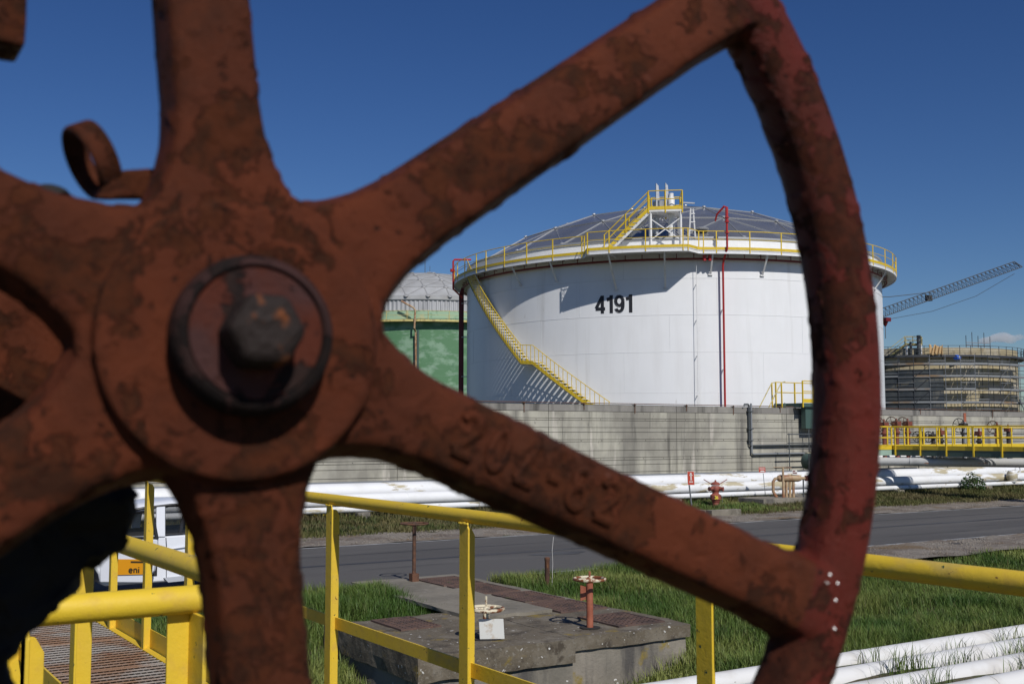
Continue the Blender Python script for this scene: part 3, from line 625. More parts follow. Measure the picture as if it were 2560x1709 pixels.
# spiral stair on the shell
stp = [(168.5, 13.35), (192.6, 7.22), (196.2, 7.15), (216.0, 3.55)]
def st_z(t):
    for (a0, z0), (a1, z1) in zip(stp, stp[1:]):
        if a0 <= t <= a1: return z0 + (z1 - z0) * (t - a0) / (a1 - a0)
    return stp[-1][1]
A_ = list(np.arange(168.5, 216.01, 0.35)); RI, RO = TR + .12, TR + .86
def ribbon(rad, dz0, dz1, th):
    mb_ = MB(); n = len(A_)
    vs_ = [tuple(TP(t, rr, st_z(t) + dz)) for t in A_ for rr, dz in ((rad, dz0), (rad, dz1), (rad - th, dz1), (rad - th, dz0))]; fs = []
    for i in range(n - 1):
        for k in range(4): fs.append((4 * i + k, 4 * i + (k + 1) % 4, 4 * i + 4 + (k + 1) % 4, 4 * i + 4 + k))
    fs += [(0, 1, 2, 3), (4 * n - 1, 4 * n - 2, 4 * n - 3, 4 * n - 4)]; mb_.add(vs_, fs); return mb_
stair = ribbon(RO, -0.16, 0.06, 0.02).build('spiral_stair', M_yelF, tank)
ribbon(RI, -0.16, 0.06, 0.02).build('stringer', M_yelF, stair)
ribbon(RO + .03, -0.21, -0.165, 0.09).build('stair_conduit', M_conduit, stair)
m_ = MB(); m_.tube([TP(t, RO - .01, st_z(t) + 1.02) for t in A_], 0.024, 6); m_.build('hand_rail', M_yelF, stair, True)
nb = 0; t = 168.9
while t < 216:
    step = 0.20 / 6.13 * 24.1 if t < 192.6 else (1.2 if t < 196.2 else 0.20 / 3.6 * 19.8)
    p = TP(t, RO, st_z(t)); MB().bar(p - ZV * .05, p + ZV * 1.02, 0.03, 0.03, TP(t, 1, 0, (0, 0))).build('baluster', M_yelF, stair)
    hw = 0.26 / TR * 57.3 / 2 * 1.1
    MB().hexa([TP(t - hw, RI, st_z(t) - .02), TP(t + hw, RI, st_z(t) - .02), TP(t + hw, RO - .02, st_z(t) - .02), TP(t - hw, RO - .02, st_z(t) - .02),
               TP(t - hw, RI, st_z(t) + .02), TP(t + hw, RI, st_z(t) + .02), TP(t + hw, RO - .02, st_z(t) + .02), TP(t - hw, RO - .02, st_z(t) + .02)]).build('tread', M_tread, stair)
    t += step
# roof stair and gauging platform
PZ = 15.88; ra, rb_ = TR + .75, TR - .25
A0, A1, A2 = -145.6, -135.4, -128.0
gp_ = thing  # (helper alias unused)
def fl(t, rr, dz=0.0): return TP(t, rr, DZ + (PZ - DZ) * (t - A0) / (A1 - A0) + dz)
m_ = MB()
for rr in (ra, rb_): m_.bar(fl(A0, rr, .05), fl(A1, rr, .05), 0.03, 0.20)
rs = m_.build('roof_stair', M_yelF, tank)
m_ = MB()
for rr in (ra - .03, rb_ + .03): m_.bar(fl(A0, rr, -.16), fl(A1, rr, -.16), 0.03, 0.22)
m_.build('stringer', M_wsteel, rs)
for rr in (ra, rb_):
    for dz in (1.08, 0.62): MB().tube([fl(A0 + .1, rr, dz), fl(A1, rr, dz)], 0.028, 6).build('hand_rail', M_yelF, rs, True)
    for tt in (A0 + .2, (A0 + A1) / 2, A1 - .1): p = fl(tt, rr); MB().bar(p, p + ZV * 1.08, 0.06, 0.05).build('post', M_yelF, rs)
for i in range(12):
    tt = A0 + (A1 - A0) * (i + .5) / 12; p = fl(tt, (ra + rb_) / 2); r1 = TP(tt, 1, 0, (0, 0))
    MB().bar(p - r1 * .48, p + r1 * .48, 0.26, 0.04).build('tread', M_galv, rs)
pf = MB(); annulus(pf, A1, A2, TR - 1.2, ra, PZ - .12, PZ, step=1.0); pl = pf.build('gauge_platform', M_wsteel, tank)
m_ = MB(); ring_wall(m_, A1, A2, ra + .012, PZ + .0, PZ + .20, step=1, thick=.01); ring_wall(m_, A1, A2, TR - 1.2, PZ, PZ + .2, step=1, thick=.01); m_.build('toe_board', M_yelF, pl)
for rr in (ra, TR - 1.2):
    for dz in (1.12, .62): MB().tube(arc(A1, A2, rr, PZ + dz, step=1.5), 0.03, 6).build('rail', M_yelF, pl, True)
    for tt in (A1, (A1 + A2) / 2, A2): p = TP(tt, rr, PZ - .2); MB().bar(p, p + ZV * 1.32, 0.08, 0.06).build('post', M_yelF, pl)
for dz in (1.12, .62): MB().tube([TP(A2, ra, PZ + dz), TP(A2, TR - 1.2, PZ + dz)], 0.03, 6).build('rail', M_yelF, pl, True)
for tt in (A1 + .4, A2 - .4):
    for rr in (ra - .1, TR - 1.1): p = TP(tt, rr, DZ if rr > TR else 14.4); MB().bar(p, TP(tt, rr, PZ - .1), 0.14, 0.12).build('leg', M_wsteel, pl)
m_ = MB(); m_.bar(TP(A1 + .4, ra - .1, DZ + .7), TP(A2 - .4, ra - .1, PZ - .5), 0.06, 0.06); m_.build('cross_brace', M_wsteel, pl)
m_ = MB(); m_.bar(TP(A1 + .4, ra - .16, PZ - .5), TP(A2 - .4, ra - .16, DZ + .7), 0.06, 0.06); m_.build('cross_brace', M_wsteel, pl)
for tt in (-133.6, -131.4):
    p = TP(tt, TR - .2, 0); m_ = MB(); m_.hexa([p + Vector((-.14, -.05, 15.9)), p + Vector((.14, -.14, 15.9)), p + Vector((.16, -.05, 15.9)), p + Vector((-.12, .04, 15.9)),
        p + Vector((-.12, -.05, 17.65)), p + Vector((.02, -.10, 17.5)), p + Vector((.04, -.03, 17.5)), p + Vector((-.10, .03, 17.65))]); m_.build('gauge_pole', M_galv, pl)
MB().lathe([(.20, 14.4), (.20, 16.7), (.14, 16.8), (.14, 17.0)], TP(-130.3, TR - .1, 0), seg=12).build('gauge_well', M_wsteel, pl, True)
MB().lathe([(.17, 14.6), (.17, 15.6)], TP(-133.9, TR - .35, 0), seg=12).build('vent_pipe', M_galv, pl, True)
MB().box(TP(-133, TR - .4, 0).x - .3, TP(-133, TR - .4, 0).x + .3, TP(-133, TR - .4, 0).y - .3, TP(-133, TR - .4, 0).y + .3, 16.05, 16.6).build('instrument_box', M_galv, pl)
p = TP(-125.4, TR - .3, 0); m_ = MB()
for dx in (-.16, .16): m_.bar((p.x + dx, p.y - dx * .6, 14.3), (p.x + dx * .6, p.y, 16.1), 0.07, 0.07)
for z in (14.8, 15.3, 15.8): m_.bar((p.x - .14, p.y + .1, z), (p.x + .14, p.y - .1, z), 0.05, 0.05)
m_.build('ladder_frame', M_wsteel, tank)
MB().bar(TP(-127.9, TR - .9, 16.6), TP(-124.4, TR - .9, 16.55), .12, .07).build('cable_arm', M_galv, pl)
p = TP(-122.6, TR - 1.0, 14.95); MB().lathe([(.42, 0), (.45, .06), (.30, .14), (.12, .18)], p, seg=14).build('roof_hatch', M_aluS, tank, True)

# ================================================================== GREEN TANK (left, behind)
GC = (67.878, 125.295); GR = 14.5; GZ = 15.7
gt = thing('storage_tank', 'blotchy green storage tank with weathered grey dome, left of the white tank', 'tank', (GC[0], GC[1], 0))
gz = [0, 3.1, 6.2, 9.3, 12.4, GZ]
for i in range(5):
    m_ = MB(); ring_wall(m_, -180, 180, GR + .012 - .002 * i, gz[i], gz[i + 1], GC, 1.5); m_.build('shell_course', M_green, gt, True)
m_ = MB(); ring_wall(m_, -180, 180, GR, GZ, GZ + 1.15, GC, 1.5); m_.build('top_shell', M_greenPale, gt, True)
m_ = MB(); annulus(m_, -180, 180, GR, GR + .9, GZ - .1, GZ, GC, 2); m_.build('deck', M_greenPale, gt)
m_ = MB(); ring_wall(m_, -180, 180, GR + .92, GZ - .18, GZ + .05, GC, 2, .02); m_.build('deck_fascia', M_yelOld, gt)
for dz, rr in ((1.05, .030), (.55, .022)):
    MB().tube(arc(-180, 178, GR + .88, GZ + dz, GC, 2), rr, 5, closed=True).build('rail', M_yelOld, gt, True)
for i in range(40): p = TP(-180 + i * 9, GR + .88, GZ, GC); MB().bar(p, p + ZV * 1.05, 0.07, 0.05).build('post', M_yelOld, gt)
# corrugated skirt, each rib modelled
m_ = MB(); n = 720; vs_ = []; fs = []
for i in range(n):
    a = 360 * i / n; rr = GR + (0.06 if (i // 2) % 2 else -0.02)
    vs_ += [tuple(TP(a, rr, GZ + 1.15, GC)), tuple(TP(a, rr, GZ + 2.35, GC))]
    fs.append((2 * i, (2 * i + 2) % (2 * n), (2 * i + 3) % (2 * n), 2 * i + 1))
m_.add(vs_, fs); m_.build('corrugated_skirt', M_corr, gt)
m_ = MB(); ring_wall(m_, -180, 180, GR + .12, GZ + 2.35, GZ + 2.45, GC, 2, .12); m_.build('skirt_cap', M_conduit, gt)
m_ = MB(); ring_wall(m_, -180, 180, GR + .05, GZ + 2.45, GZ + 2.85, GC, 2, .05); m_.build('dome_curb', M_aluOld, gt, True)
dome(gt, GC, GR, GZ + 2.85, 4.5, 6, 6, M_aluOld, M_aluOldS, strut=.09, hub=.30, phase=R(13))
def gpx(x, y, rr): # point on a cylinder round the green tank
    d = ray(x, y); ox, oy = -GC[0], -GC[1]; A = d.x ** 2 + d.y ** 2; B = 2 * (ox * d.x + oy * d.y); Cc = ox * ox + oy * oy - rr * rr
    t = (-B - math.sqrt(B * B - 4 * A * Cc)) / 2 / A; return EYE + d * t
MB().tube([gpx(1003, 752, GR + 1.1), gpx(1034, 769, GR + 1.1), gpx(1038, 775, GR + 1.1), gpx(1036, 820, GR + 1.0), gpx(1039, 830, GR + .5), gpx(1040, 1000, GR + .5)], 0.11, 8).build('foam_riser', M_maniT, gt, True)
p = gpx(1045, 826, GR + .35); MB().tube([(p.x, p.y, 14.6), (p.x, p.y, 0.2)], 0.14, 8).build('down_pipe', M_dkgreen, gt, True)
p = ond(1062, 660, 142); MB().tube([(GC[0], GC[1], 22.9), (GC[0], GC[1], 25)], 0.04, 5).tube([(GC[0] + .6, GC[1] - .2, 22.9), (GC[0] + .6, GC[1] - .2, 24.2)], 0.03, 5).build('lightning_rod', M_conduit, gt)

# ================================================================== SCAFFOLDED TANK (right, far)
SC = (143.406, 108.787); SR = 14.3; SZ = 13.75
stk = thing('storage_tank', 'cream storage tank wrapped in scaffolding, far right behind the wall', 'tank', (SC[0], SC[1], 0))
sz_ = [0, 2.8, 5.6, 8.4, 11.2, SZ]
for i in range(5):
    m_ = MB(); ring_wall(m_, -180, 180, SR + .012 - .002 * i, sz_[i], sz_[i + 1], SC, 2); m_.build('shell_course', M_cream, stk, True)
m_ = MB(); ring_wall(m_, -180, 180, SR - .05, SZ, SZ + .95, SC, 2); m_.build('top_shell', M_cream, stk, True)
m_ = MB(); annulus(m_, -180, 180, 0.2, SR - .05, SZ + .93, SZ + .97, SC, 4); m_.build('roof', M_aluOld, stk)
m_ = MB(); annulus(m_, -180, 180, SR, SR + 1.0, SZ - .35, SZ - .1, SC, 2); m_.build('wind_girder', M_scafD, stk)
for dz in (1.15, .75, .4): MB().tube(arc(-180, 178, SR + .95, SZ + dz, SC, 2), 0.03, 5, closed=True).build('rail', M_scafD, stk)
for i in range(60): p = TP(-180 + i * 6, SR + .95, SZ, SC); MB().bar(p - ZV * .1, p + ZV * 1.15, 0.06, 0.06).build('post', M_scafD, stk)
# gauging platform with stair
def spx(x, y, rr):
    d = ray(x, y); ox, oy = -SC[0], -SC[1]; A = d.x ** 2 + d.y ** 2; B = 2 * (ox * d.x + oy * d.y); Cc = ox * ox + oy * oy - rr * rr
    t = (-B - math.sqrt(B * B - 4 * A * Cc)) / 2 / A; return EYE + d * t
pa, pb = spx(2262, 862, SR + .3), spx(2303, 862, SR + .3); sa = spx(2222, 893, SR + .5)
inward = Vector((SC[0] - pa.x, SC[1] - pa.y, 0)).normalized()
m_ = MB(); m_.hexa([pa, pb, pb + inward * 1.6, pa + inward * 1.6] + [q + ZV * .25 for q in (pa, pb, pb + inward * 1.6, pa + inward * 1.6)]); sp = m_.build('gauge_platform', M_yelOld, stk)
for q0, q1 in ((pa, pb), (pa + inward * 1.6, pb + inward * 1.6), (pb, pb + inward * 1.6)):
    for dz in (1.2, .7): MB().tube([q0 + ZV * dz, q1 + ZV * dz], .04, 5).build('rail', M_yelOld, sp)
for q in (pa, pb, (pa + pb) / 2, pa + inward * 1.6, pb + inward * 1.6): MB().bar(q, q + ZV * 1.2, .08, .08).build('post', M_yelOld, sp)
for q in (pa + (pb - pa) * .1, pb - (pb - pa) * .02): MB().bar(q, Vector((q.x, q.y, SZ)), .22, .18).build('leg', M_wsteel, sp)
for dz, w in ((0.0, .25), (1.15, .07), (.65, .06)): MB().bar(sa + ZV * dz, pa + ZV * dz, .08, w).build('stair_rail' if dz else 'stair_stringer', M_yelOld, sp)
MB().bar(sa + inward * .9, pa + inward * .9, .08, .25).build('stair_stringer', M_yelOld, sp)
for i in range(10):
    q = sa + (pa - sa) * (i + .5) / 10; MB().bar(q - ZV * .05, q + inward * .9 - ZV * .05, .25, .05).build('tread', M_conduit, sp)
q = pa + (pb - pa) * .86; MB().tube([(q.x, q.y, SZ), (q.x, q.y, q.z + 1.35)], .28, 8).build('gauge_well', M_conduit, sp)
q = pa + (pb - pa) * .36; MB().tube([(q.x, q.y, SZ), (q.x, q.y, q.z + .45)], [.2, .16], 8).build('gauge_well', M_conduit, sp)
# the scaffold itself
sf = thing('scaffolding', 'tube scaffolding with boarded lifts round the far cream tank', 'scaffolding', (SC[0], SC[1], 0))
sang = list(np.arange(-210, -62, 7.4)); lifts = [1.5, 3.3, 5.1, 6.9, 8.7, 10.5, 12.2, 13.0]
r2 = random.Random(3)
for row, rr in ((0, SR + 1.7), (1, SR + .5)):
    for t in sang:
        hgt = 13.3 + r2.uniform(-.2, .5); p = TP(t, rr, 0, SC); MB().tube([p, p + ZV * hgt], .045, 5).build('standard', M_scaf if r2.random() < .6 else M_scafD, sf)
    for z in lifts[:-1]:
        for dz in ((0.0, .55, 1.05) if row == 0 else (0.0,)):
            for i in range(len(sang) - 1):
                if dz and r2.random() < .12: continue
                MB().tube([TP(sang[i], rr + .05, z + dz, SC), TP(sang[i + 1], rr + .05, z + dz, SC)], .036, 5).build('ledger', M_scaf if r2.random() < .3 else M_scafD, sf)
for z in lifts[:-1]:
    for i in range(len(sang) - 1):
        if r2.random() < .10: continue
        m_ = MB(); annulus(m_, sang[i] + .15, sang[i + 1] - .15, SR + .55, SR + 1.66, z + .06, z + .11, SC, 4)
        ring_wall(m_, sang[i] + .15, sang[i + 1] - .15, SR + 1.74, z + .06, z + .30, SC, 4, .03); m_.build('board', M_plank, sf)
for i in range(0, len(sang) - 1, 3):
    for k in range(len(lifts) - 2): MB().tube([TP(sang[i], SR + 1.8, lifts[k], SC), TP(sang[i + 1], SR + 1.8, lifts[k + 1], SC)], .04, 5).build('brace', M_scafD, sf)
for k, z in ((0, 1.5), (1, 5.7)):
    a0 = -84.5 - 1.5 * k
    m_ = MB()
    for rr in (SR + 1.9, SR + 2.6): m_.bar(TP(a0, rr, z + 2.1, SC), TP(a0 + 6.5, rr, z - .1, SC), .06, .15)
    for i in range(9): m_.bar(TP(a0 + 6.5 * i / 8, SR + 1.9, z + 2.1 - 2.2 * i / 8, SC), TP(a0 + 6.5 * i / 8, SR + 2.6, z + 2.1 - 2.2 * i / 8, SC), .2, .04)
    m_.build('scaffold_stair', M_scaf, sf)
m_ = MB(); ring_wall(m_, -209, -129.5, SR + 1.62, 0.3, 11.6, SC, 1.5); m_.build('debris_net', M_net, sf, True)
# loose frame of tubes standing on the roof
rf = thing('scaffold_frame', 'small bare scaffold frame standing on the roof of the far tank', 'scaffolding', spx(2450, 880, SR - 1))
b0 = spx(2416, 885, SR - 2); b1 = spx(2476, 885, SR - 2)
for i in range(5):
    q = b0 + (b1 - b0) * i / 4; MB().tube([(q.x, q.y, SZ + .98), (q.x, q.y, 16.6 + .5 * (i % 2))], .05, 5).build('standard', M_scafD, rf)
for z in (15.2, 15.6): MB().tube([(b0.x, b0.y, z), (b1.x, b1.y, z)], .06, 5).build('ledger', M_scaf if z > 15.3 else M_rust, rf)
# tan tarpaulin over the railing and blue drum
q0 = spx(2324, 898, SR + 1.05); q1 = spx(2358, 898, SR + 1.05); m_ = MB(); vs_ = []; fs = []; NU, NV = 30, 10
for i in range(NU):
    for j in range(NV):
        u = i / (NU - 1); v = j / (NV - 1); q = q0 + (q1 - q0) * u
        sag = .5 * (1 - abs(math.cos(u * math.pi * 2)) ** .7)
        vs_.append((q.x - inward.x * (.12 * math.sin(u * 25 + v * 3) + .1), q.y - inward.y * (.12 * math.sin(u * 25 + v * 3) + .1), SZ + 1.25 - sag * (1 - v) - v * 1.35 + .12 * math.sin(u * 19)))
for i in range(NU - 1):
    for j in range(NV - 1): a = i * NV + j; fs.append((a, a + NV, a + NV + 1, a + 1))
m_.add(vs_, fs); tpo = m_.build('tarpaulin', M_tarp, None, True); tpo.modifiers.new('thick', 'SOLIDIFY').thickness = .04
tag(tpo, 'tan tarpaulin hung over the railing of the scaffolded tank', 'tarpaulin')
q = spx(2393, 893, SR + .8); dm = thing('drum', 'blue plastic drum lying on the deck of the scaffolded tank', 'drum', q)
MB().lathe([(.0, -.42), (.33, -.42), (.35, -.38), (.35, -.1), (.37, -.08), (.35, -.06), (.35, .36), (.33, .42), (0, .42)], (0, 0, 0), 'x', 16).build('drum_body', M_blue, dm, True, local=True)
MB().bar((-.14, -.37, .03), (.14, -.37, .03), .02, .22).build('drum_label', M_signW, dm, local=True)

# ================================================================== CRANE
cr = thing('crane', 'grey lattice crane jib with red hook block rising behind the scaffolded tank', 'crane', (ond(2100, 1082, 150).x, ond(2100, 1082, 150).y, 0))
j0, j1 = ond(2085, 836, 150), ond(2536, 674, 150); jd = (j1 - j0).normalized(); side = jd.cross(ZV).normalized(); ju = side.cross(jd)
W_ = 0.62; Hh = 1.15
chords = {}
for nme, of in (('a', side * W_), ('b', -side * W_), ('t', ju * Hh)):
    tip = j1 + (jd * .4 if nme == 't' else jd * 1.0)
    chords[nme] = (j0 + of, tip + (of * (.9 if nme == 't' else .5))); MB().tube([chords[nme][0], chords[nme][1]], .060, 6).build('chord', M_crane, cr)
MB().tube([chords['t'][1], chords['a'][1]], .05, 5).tube([chords['t'][1], chords['b'][1]], .05, 5).build('jib_nose', M_crane, cr)
m_ = MB(); NL = 46
for i in range(NL):
    f0, f1 = i / NL, (i + 1) / NL
    g_ = lambda k, f: chords[k][0] + (chords[k][1] - chords[k][0]) * f
    for k in 'ab':
        m_.tube([g_(k, f0), g_('t', (f0 + f1) / 2)], .03, 4).tube([g_('t', (f0 + f1) / 2), g_(k, f1)], .03, 4)
    m_.tube([g_('a', f0), g_('b', f1)], .03, 4)
tag(m_.build('lacing', M_crane, cr), kind='stuff')
tp = ond(2085, 740, 150)
MB().tube([tp, ond(2222, 742, 150), ond(2340, 729, 150)], .05, 5).build('pendant_line', M_conduit, cr)
MB().tube([ond(2536, 684, 150), ond(2440, 740, 150), ond(2330, 778, 150), ond(2225, 797, 150)], .03, 4).build('hoist_rope', M_conduit, cr)
tr = ond(2214, 797, 150)
MB().box(tr.x - .5, tr.x + .5, tr.y - .5, tr.y + .5, tr.z - .35, tr.z + .15).build('trolley', M_redDark, cr)
MB().tube([tr, tr - ZV * .7], .03, 4).build('hook_rope', M_conduit, cr)
hk = ond(2213, 807, 150); MB().lathe([(.05, -.5), (.22, -.3), (.38, .1), (.38, .3), (.1, .35)], hk, seg=10).build('hook_block', M_redDark, cr, True)
MB().tube([hk - ZV * .5, hk - ZV * 2.1], .05, 5).build('hook_chain', M_conduit, cr)
MB().box(j0.x + 5.2, j0.x + 6.0, 0, 0, 0, 0) if False else None
mt_ = MB(); c_ = ond(2085, 836, 150)
for dx in (-.7, .7):
    for dy in (-.7, .7): mt_.tube([(c_.x + dx, c_.y + dy, 0), (c_.x + dx, c_.y + dy, tp.z)], .09, 5)
for i in range(16): z = i * tp.z / 16; mt_.tube([(c_.x - .7, c_.y - .7, z), (c_.x + .7, c_.y - .7, z + tp.z / 16)], .04, 4).tube([(c_.x + .7, c_.y - .7, z), (c_.x + .7, c_.y + .7, z + tp.z / 16)], .04, 4)
mt_.build('mast', M_crane, cr)
mc = ond(2322, 752, 150); MB().box(mc.x - .4, mc.x + .4, mc.y - .3, mc.y + .3, mc.z - .0, mc.z + .75).build('winch', M_crane, cr)

# ================================================================== PIPE TRACK BEYOND THE ROAD
def long_pipe(name, label, pts, r_, m_, seg=20, joints=6.0, flange=False):
    root = thing(name, label, 'pipe', pts[0])
    MB().tube(pts, r_, seg).build('pipe', m_, root, True)
    a, b = Vector(pts[0]), Vector(pts[-1]); L_ = (b - a).length; n_ = int(L_ / joints); d = (b - a).normalized()
    src = None
    if len(pts) == 2:
        for i in range(1, n_):
            p = a + d * (i * joints + .6 * math.sin(i * 2.1)); MB().tube([p - d * .012, p + d * .012], r_ + .008, seg).build('weld_band', m_, root, True)
    return root
long_pipe('pipeline', 'thin white pipe, front one of the pipe track beyond the road', [(-30, 33.0, .40), (80, 33.0, .34)], .10, M_pipeW)
long_pipe('pipeline', 'medium white pipe in the middle of the pipe track beyond the road', [(-30, 33.5, .66), (80, 33.5, .60)], .215, M_pipeW)
long_pipe('pipeline', 'thick peeling white pipe at the back of the pipe track beyond the road', [(-30, 34.5, .84), (80, 34.5, .80)], .315, M_pipeW)
for i, (yy, zz, rr) in enumerate(((38.3, 1.55, .18), (39.2, 1.6, .22), (40.3, 1.62, .2))):
    long_pipe('pipeline', ['white pipe nearest under the yellow walkway, in front of two more', 'middle one of three raised white pipes under the yellow walkway', 'raised white pipe closest to the concrete wall under the yellow walkway'][i], [(44.2, yy, zz), (80, yy, zz + .1)], rr, M_pipeW)
bm_ = thing('steel_beam', 'long blue-grey steel beam running along behind the white pipes', 'beam', (20, 36.5, 1))
MB().box(-30, 48, 36.45, 36.6, 0.93, 1.09).build('beam', M_beam, bm_)
for i in range(13): MB().box(-28 + i * 6, -27.85 + i * 6, 36.47, 36.58, 0, .93).build('leg', M_beam, bm_)
for i, x in enumerate((9.0, 15.6, 22.2, 28.8, 35.4, 42.0, 48.5)):
    s_ = thing('pipe_sleeper', 'concrete sleeper under the white pipes, %s' % ['hidden behind the white car', 'beside the yellow flowers', 'below the lower wheel spoke', 'just left of the hydrant', 'behind the tan manifold', 'at the foot of the walkway corner', 'next to the green bush'][i], 'sleeper', (x, 33.6, 0), group='concrete sleepers under the pipe track')
    MB().box(x - .22, x + .22, 32.75, 35.0, -.05, .28).build('block', M_slabFace, s_, bevel=.02)
    MB().box(x - .24, x - .02, 33.25, 33.75, .28, .45).box(x + .02, x + .24, 34.2, 34.8, .28, .52).build('saddle', M_conc, s_)
ws = thing('drain_stub', 'short white stub pipe poking from the grass beside the hydrant', 'pipe', (28.9, 32.2, 0))
q = onz(1771, 1250, .15); MB().tube([(q.x, q.y, 0), (q.x, q.y, .55)], .07, 10).build('stub', M_pipeW, ws, True); MB().lathe([(.1, .5), (.1, .56)], (q.x, q.y, 0), seg=10).build('flange', M_pipeW, ws)

# L-shaped yellow walkway at right
wk = thing('walkway', 'yellow-railed walkway on dark green beams above the pipes at right', 'walkway', (42, 33, 0))
WZ = 2.08
MB().box(42.0, 43.1, 22.0, 33.2, WZ - .27, WZ - .02).build('beam', M_dkgreen, wk)
MB().box(39.0, 42.0 - .003, 33.2, 34.2, WZ - .27, WZ - .02).build('beam', M_sunlitGreen, wk)  # same green beam, painted in its sunlit tone
MB().box(42.0, 43.1, 33.2 + .003, 36.4, WZ - .27, WZ - .02).box(43.103, 64, 35.4, 36.4, WZ - .27, WZ - .02).build('beam', M_dkgreen, wk)
MB().box(42.05, 43.05, 22.0, 33.2, WZ - .015, WZ).box(39.0, 42.0, 33.25, 34.15, WZ - .014, WZ + .001).box(42.05, 43.05, 33.2, 36.35, WZ - .013, WZ + .002).box(43.1, 64, 35.45, 36.35, WZ - .012, WZ + .003).build('floor_grating', M_galv, wk)
for a_ in ((41.985, 41.997, 22.0, 33.195), (39.0, 41.98, 33.18, 33.192), (43.105, 43.117, 22.0, 35.38), (43.12, 64, 35.38, 35.392), (43, 64, 36.405, 36.417)):
    MB().box(*a_, WZ - .01, WZ + .16).build('toe_board', M_yelF, wk)
for z, r_ in ((WZ + 1.02, .03), (WZ + .52, .022)):
    for pts in ([(39.0, 33.19, z), (41.97, 33.19, z), (41.97, 22, z)], [(64, 35.39, z), (43.12, 35.39, z), (43.12, 22, z)], [(39.0, 34.2, z), (41.97, 34.2, z), (41.97, 36.4, z), (64, 36.4, z)]):
        MB().tube(pts, r_, 6).build('rail', M_yelF, wk)
for i in range(9):
    y = 33.0 - i * 1.32; MB().box(41.93, 41.98, y - .03, y + .03, WZ - .27, WZ + 1.02).build('post', M_yelF, wk); MB().box(43.10, 43.16, y - .53, y - .46, WZ - .12, WZ + 1.02).build('post', M_yelF, wk)
for i in range(20):
    x = 39.4 + i * 1.25; 
    yy = 33.16 if x < 42 else 35.36; y2 = 34.2 if x < 41.5 else 36.4
    if not 41.8 < x < 43.3: MB().box(x - .035, x + .035, yy - .02, yy + .02, WZ - .27, WZ + 1.02).build('post', M_yelF, wk)
    MB().box(x + .36, x + .44, y2, y2 + .05, WZ - .12, WZ + 1.02).build('post', M_yelF, wk)
for x, y in ((39.6, 33.9), (53.6, 35.6), (60, 35.6), (42.8, 23.0)): MB().box(x - .11, x + .11, y - .09, y + .09, 0, WZ - .27).build('column', M_dkgreen, wk)
gp = thing('pipeline', 'long grey pipe with rust spots running below the yellow walkway', 'pipe', (41.1, 33.3, 1.54))
MB().tube([(40.0, 35.3, 1.54), (41.12, 33.29, 1.54), (44.2, 28.0, 1.54), (46.6, 23.9, 1.5), (46.9, 23.4, 1.25), (46.9, 23.4, 0)], .19, 18).build('pipe', M_pipeG, gp, True)
MB().tube([(41.8, 32.1, 1.54), (41.82, 32.07, 1.54)], .205, 18).build('weld_band', M_pipeG, gp)
for q in ((40.6, 34.25), (46.4, 24.3)): MB().box(q[0] - .08, q[0] + .08, q[1] - .08, q[1] + .08, 0, 1.36).build('support', M_dkgreen, gp)
# valves behind the walkway
def hw_wheel(mb_, c, R_, r_, axis, spokes=5, ph=0.0):
    mb_.torus(c, R_, r_, axis, 26, 6)
    for k in range(spokes):
        a = ph + 2 * math.pi * k / spokes; v = {'z': Vector((math.cos(a), math.sin(a), 0)), 'y': Vector((math.cos(a), 0, math.sin(a))), 'x': Vector((0, math.cos(a), math.sin(a)))}[axis]
        mb_.tube([Vector(c), Vector(c) + v * R_], r_ * .7, 5)
    return mb_
vlist = [(2205, 1060, 1.0, 'half hidden behind the wheel rim, leftmost of the tall three', 1), (2236, 1058, 1.05, 'middle of the tall three at the walkway corner', 1), (2264, 1058, 1.0, 'right one of the tall three at the walkway corner', 1),
         (2300, 1090, .8, 'black one just right of the tall three', 0), (2328, 1090, .8, 'low black one with a dark wheel behind the fourth post', 0), (2347, 1080, 1.0, 'red-capped black column without a visible wheel spindle', 2),
         (2404, 1062, 1.1, 'tall grey one below the orange marker', 0), (2443, 1082, .9, 'red-capped short black column right of the orange marker', 2), (2488, 1066, 1.0, 'red one nearest the right edge of the picture', 1), (2516, 1072, .9, 'slim red one at the far right', 2)]
for i, (px, py, sc_, lab, kind) in enumerate(vlist):
    c = ony(px, py, 37.5); v = thing('gate_valve', 'gate valve behind railing, ' + lab, 'valve', (c.x, c.y, 1.2), group='gate valves behind the walkway')
    mcol = M_valve if kind == 1 else M_valveD
    MB().lathe([(.15, 1.2), (.15, 1.3), (.11, 1.35), (.11, c.z - .55), (.17, c.z - .5), (.17, c.z - .42), (.11, c.z - .38), (.10, c.z - .12)], (c.x + .16, c.y, 0), seg=12).build('column', mcol, v, True)
    MB().box(c.x - .02, c.x + .34, c.y - .16, c.y + .16, c.z - .14, c.z + .10).lathe([(.06, .1), (.04, .26)], (c.x + .16, c.y, c.z), seg=8).build('gearbox', M_valve if kind else M_valveD, v)
    if kind != 2:
        m_ = MB(); hw_wheel(m_, (c.x - .30, c.y - .05, c.z - .02), .34 * sc_, .022, 'x', 6, i * .4); m_.tube([(c.x - .32, c.y - .05, c.z - .02), (c.x + .05, c.y, c.z - .02)], .04, 6); m_.build('handwheel', M_rust if kind else M_valveD, v)
q = ony(2412, 1045, 37.4); ms = thing('marker_post', 'orange marker plate on a grey post behind the yellow railing', 'marker', (q.x, q.y, 1.5))
MB().box(q.x - .10, q.x + .10, q.y - .02, q.y + .02, q.z - .28, q.z + .28).build('plate', M_rustO, ms); MB().tube([(q.x, q.y + .05, 1.2), (q.x, q.y + .05, q.z - .2)], .10, 8).build('post', M_galv, ms)
rl = thing('pipe_rail', 'dark horizontal guard rails at the wall foot behind the valves', 'railing', (45, 40.8, 0))
